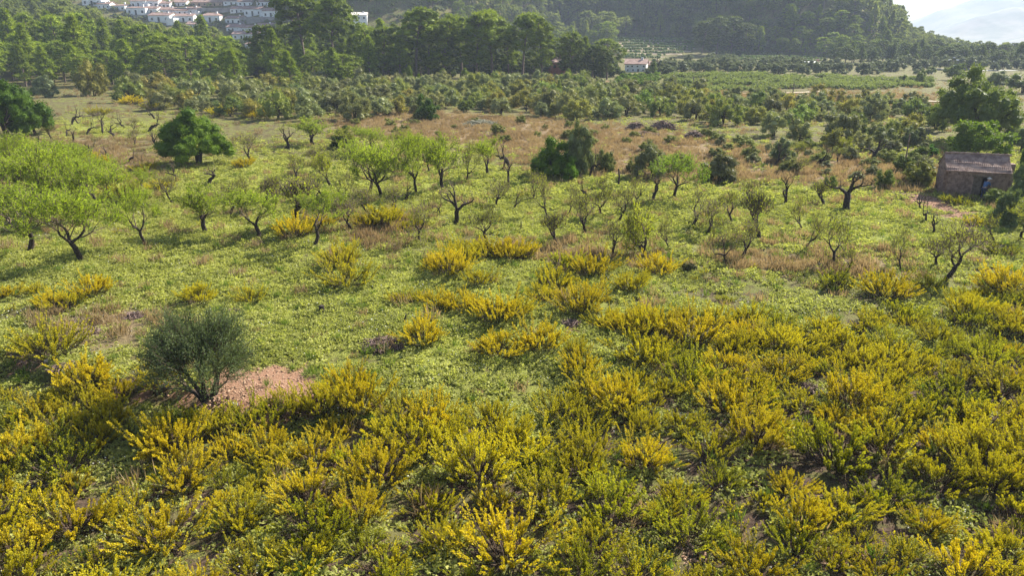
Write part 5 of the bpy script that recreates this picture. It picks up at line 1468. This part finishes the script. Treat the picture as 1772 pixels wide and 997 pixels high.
L_FAR = [("the solitary round bush in the dry grass", 740, 208), ("the middle heap of cut brush", 1146, 224), ("the pale heap of cut branches", 832, 216), ("the tall pole of the meadow", 1371, 170), ("the dark pole of the meadow", 1199, 152),
         ("the largest dark oak", 1680, 262), ("the round dark carob", 345, 285), ("the white farmhouse", 1100, 126), ("the yellowish tree at the left wood", 162, 166), ("the tall narrow wild olive", 1003, 300), ("the dark red house", 966, 135),
         ("the stone hut", 1685, 330), ("the white villa", 622, 44), ("the brick shed", 1415, 119), ("the lowest village house", 436, 88), ("the giant twin umbrella pines", 550, 141), ("the upper left corner of the photo", 0, 0), ("the big dark pine clump", 1250, 92),
         ("the silvery shrub under the left wood", 78, 168), ("the far road", 1660, 120)]
RK = ["closest", "second closest", "third closest", "fourth closest", "fifth closest", "sixth closest", "seventh closest", "eighth closest"]
def direction(du, dv):
    dv *= 2.2
    if abs(du) > abs(dv): return "right of" if du > 0 else "left of"
    return "in front of" if dv > 0 else "behind"
groups = {}
for d in PL:
    if 'label' in d['e'].keys() or d['key'] not in CATN: continue
    groups.setdefault(d['key'], []).append(d)
nlab = nsh = 0
for key, lst in groups.items():
    cat, grp = CATN[key]
    marks = L_NEAR if key == 'broom' or key.startswith('almond') else L_FAR
    words_ = {'broom': 'yellow broom bush'}
    noun = {'broom': 'broom bush'}
    used = {}
    sect = {}
    for mi, (mn, mu, mv) in enumerate(marks):
        for d in lst:
            du, dv = d['u'] - mu, d['v'] - mv
            if abs(du) + abs(dv) < 3: continue
            dr = direction(du, dv)
            if mn.startswith('the bottom') or 'edge' in mn and 'stone' not in mn or 'corner' in mn: dr = 'to'
            sect.setdefault((mi, dr), []).append((math.hypot(du, dv * 2.2), id(d), d))
    cands = []
    for (mi, dr), L_ in sect.items():
        L_.sort(key=lambda t: t[0])
        for k, (dist, _, d) in enumerate(L_[:8 if key == 'broom' else 5]): cands.append((dist * (1 + .25 * k), k, mi, dr, d))
    cands.sort(key=lambda t: t[0])
    done = {}
    for dist, k, mi, dr, d in cands:
        if id(d) in done: continue
        base = {'broom': 'broom bush', 'olive': 'olive', 'shrub': 'wild shrub', 'pine': 'pine', 'orchard': 'orchard bush', 'farolive': 'olive', 'village': 'garden tree'}.get(key, 'of its kind')
        pos = f"{RK[k]} {base} {dr} {marks[mi][0]}" if base != 'of its kind' else f"{RK[k]} such tree {dr} {marks[mi][0]}"
        tail = {'broom': ' broom bush', 'olive': ' grey green olive tree', 'farolive': ' olive tree', 'shrub': ' wild shrub', 'pine': ' pine'}.get(key)
        mk = marks[mi][0]
        if key in ('broom', 'pine', 'olive', 'shrub', 'farolive'):
            lab = f"{RK[k]} {base} {dr} {mk}, " + d['desc'].replace(tail, '').strip()
        elif key == 'village': lab = f"{RK[k]} small dark garden tree {dr} {mk}, of the village"
        elif key == 'orchard': lab = f"{RK[k]} bright green orchard bush {dr} {mk}"
        else: lab = f"{RK[k]} {d['desc']} {dr} {mk}"
        lab = lab.replace('wild shrub', 'wild shrub')
        for a_, b_ in ((' with forked limbs', ''), (' of the photo', ''), ('mid-sized', 'medium'), (' in mid field', ''), (' in the dry grass', ''), ('the flat stone of the earth bank', 'the flat bank stone'), (' at the left edge', ''), (' under the left wood', ''), (', of the village', '')):
            if len(lab.replace('-', ' ').split()) > 15: lab = lab.replace(a_, b_)
        done[id(d)] = lab
        setp(d['e'], lab, cat, grp)
        nlab += 1
    for d in lst:
        if id(d) in done: continue
        nsh += 1
        u, v, z = d['u'], d['v'], d['zone']
        if key == 'broom': lab = "yellow flowering broom bush in the " + ("left" if u < 590 else "middle" if u < 1180 else "right") + " part of the dense broom thicket"; g = "broom in the " + ("left" if u < 590 else "middle" if u < 1180 else "right") + " of the thicket"
        elif key == 'pine':
            if z == 'left': lab = "bright green pine in the wood below the hillside village"; g = "pines below the hillside village"
            elif z in ('hill', 'back'): lab = "dull hazy green pine on the lower slope of the big hill"; g = "pines on the lower slope of the big hill"
            elif z == 'plain': lab = "dark pine in the tree line behind the far road"; g = "pines of the tree line behind the far road"
            elif z == 'clump': lab = "huge pine of the dark round clump at the hill foot"; g = "pines of the dark clump"
            else: lab = "tall pine in the row behind the olive scrub"; g = "tall pines behind the olive scrub"
        elif key in ('olive', 'shrub'):
            kk = 'grey green olive tree' if key == 'olive' else 'green wild shrub'; s = "left" if u < 600 else "middle" if u < 1100 else "right"
            lab = f"{kk} in the {s} part of the scrub belt"; g = f"{kk}s in the {s} of the scrub belt"
        elif key == 'orchard': lab = "bright green bush in the small orchard before the white farmhouse"; g = "bushes of the small orchard"
        elif key == 'farolive': lab = "hazy grey olive tree in the far rows at the hill foot"; g = "olives in the far rows"
        else: lab = d['desc'] + " in the open almond grove"; g = d['desc'] + "s"
        setp(d['e'], lab, cat, g)
for d in PL:
    if 'category' not in d['e'].keys():
        t = d['e']['label'] if 'label' in d['e'].keys() else ''
        if not t:
            u = d['u']
            setp(d['e'], "green bush growing against the left end wall of the hut" if u > 1000 else "rounded silvery bush left of the solitary round bush")
            t = d['e']['label']
        setp(d['e'], None, 'tree' if 'tree' in t and 'bush' not in t else 'shrub')
for o_ in COL.objects:
    if 'label' in o_.keys() and len(o_['label'].replace('-', ' ').split()) > 15: print('LONG', o_.name, o_['label'])
print('labels unique', nlab, 'shared', nsh, time.time() - T0)

# ---------------------------------------------------------------- haze
m, nt, nn, ll = new_mat("haze")
pv = N(nt, "ShaderNodeVolumePrincipled")
pv.inputs['Color'].default_value = (0.66, 0.77, 1.0, 1)
pv.inputs['Density'].default_value = HAZE
pv.inputs['Anisotropy'].default_value = 0.1
o_ = N(nt, "ShaderNodeOutputMaterial"); ll.new(pv.outputs[0], o_.inputs['Volume'])
if HAZE > 0:
    mb = MB(); mb.box((0, 0, 0), (13400, 13400, 420)); hzo = ob("haze", mb.mesh("haze", m), None, (0, 60, 420 / 2 - 50)); setp(hzo, kind='stuff')
tri = sum(sum(len(p.vertices) - 2 for p in me.polygons) for me in bpy.data.meshes) if False else sum(len(me.loops) - 2 * len(me.polygons) for me in bpy.data.meshes)
print('unique tris', tri, 'objects', len(bpy.data.objects), 'time', time.time() - T0)
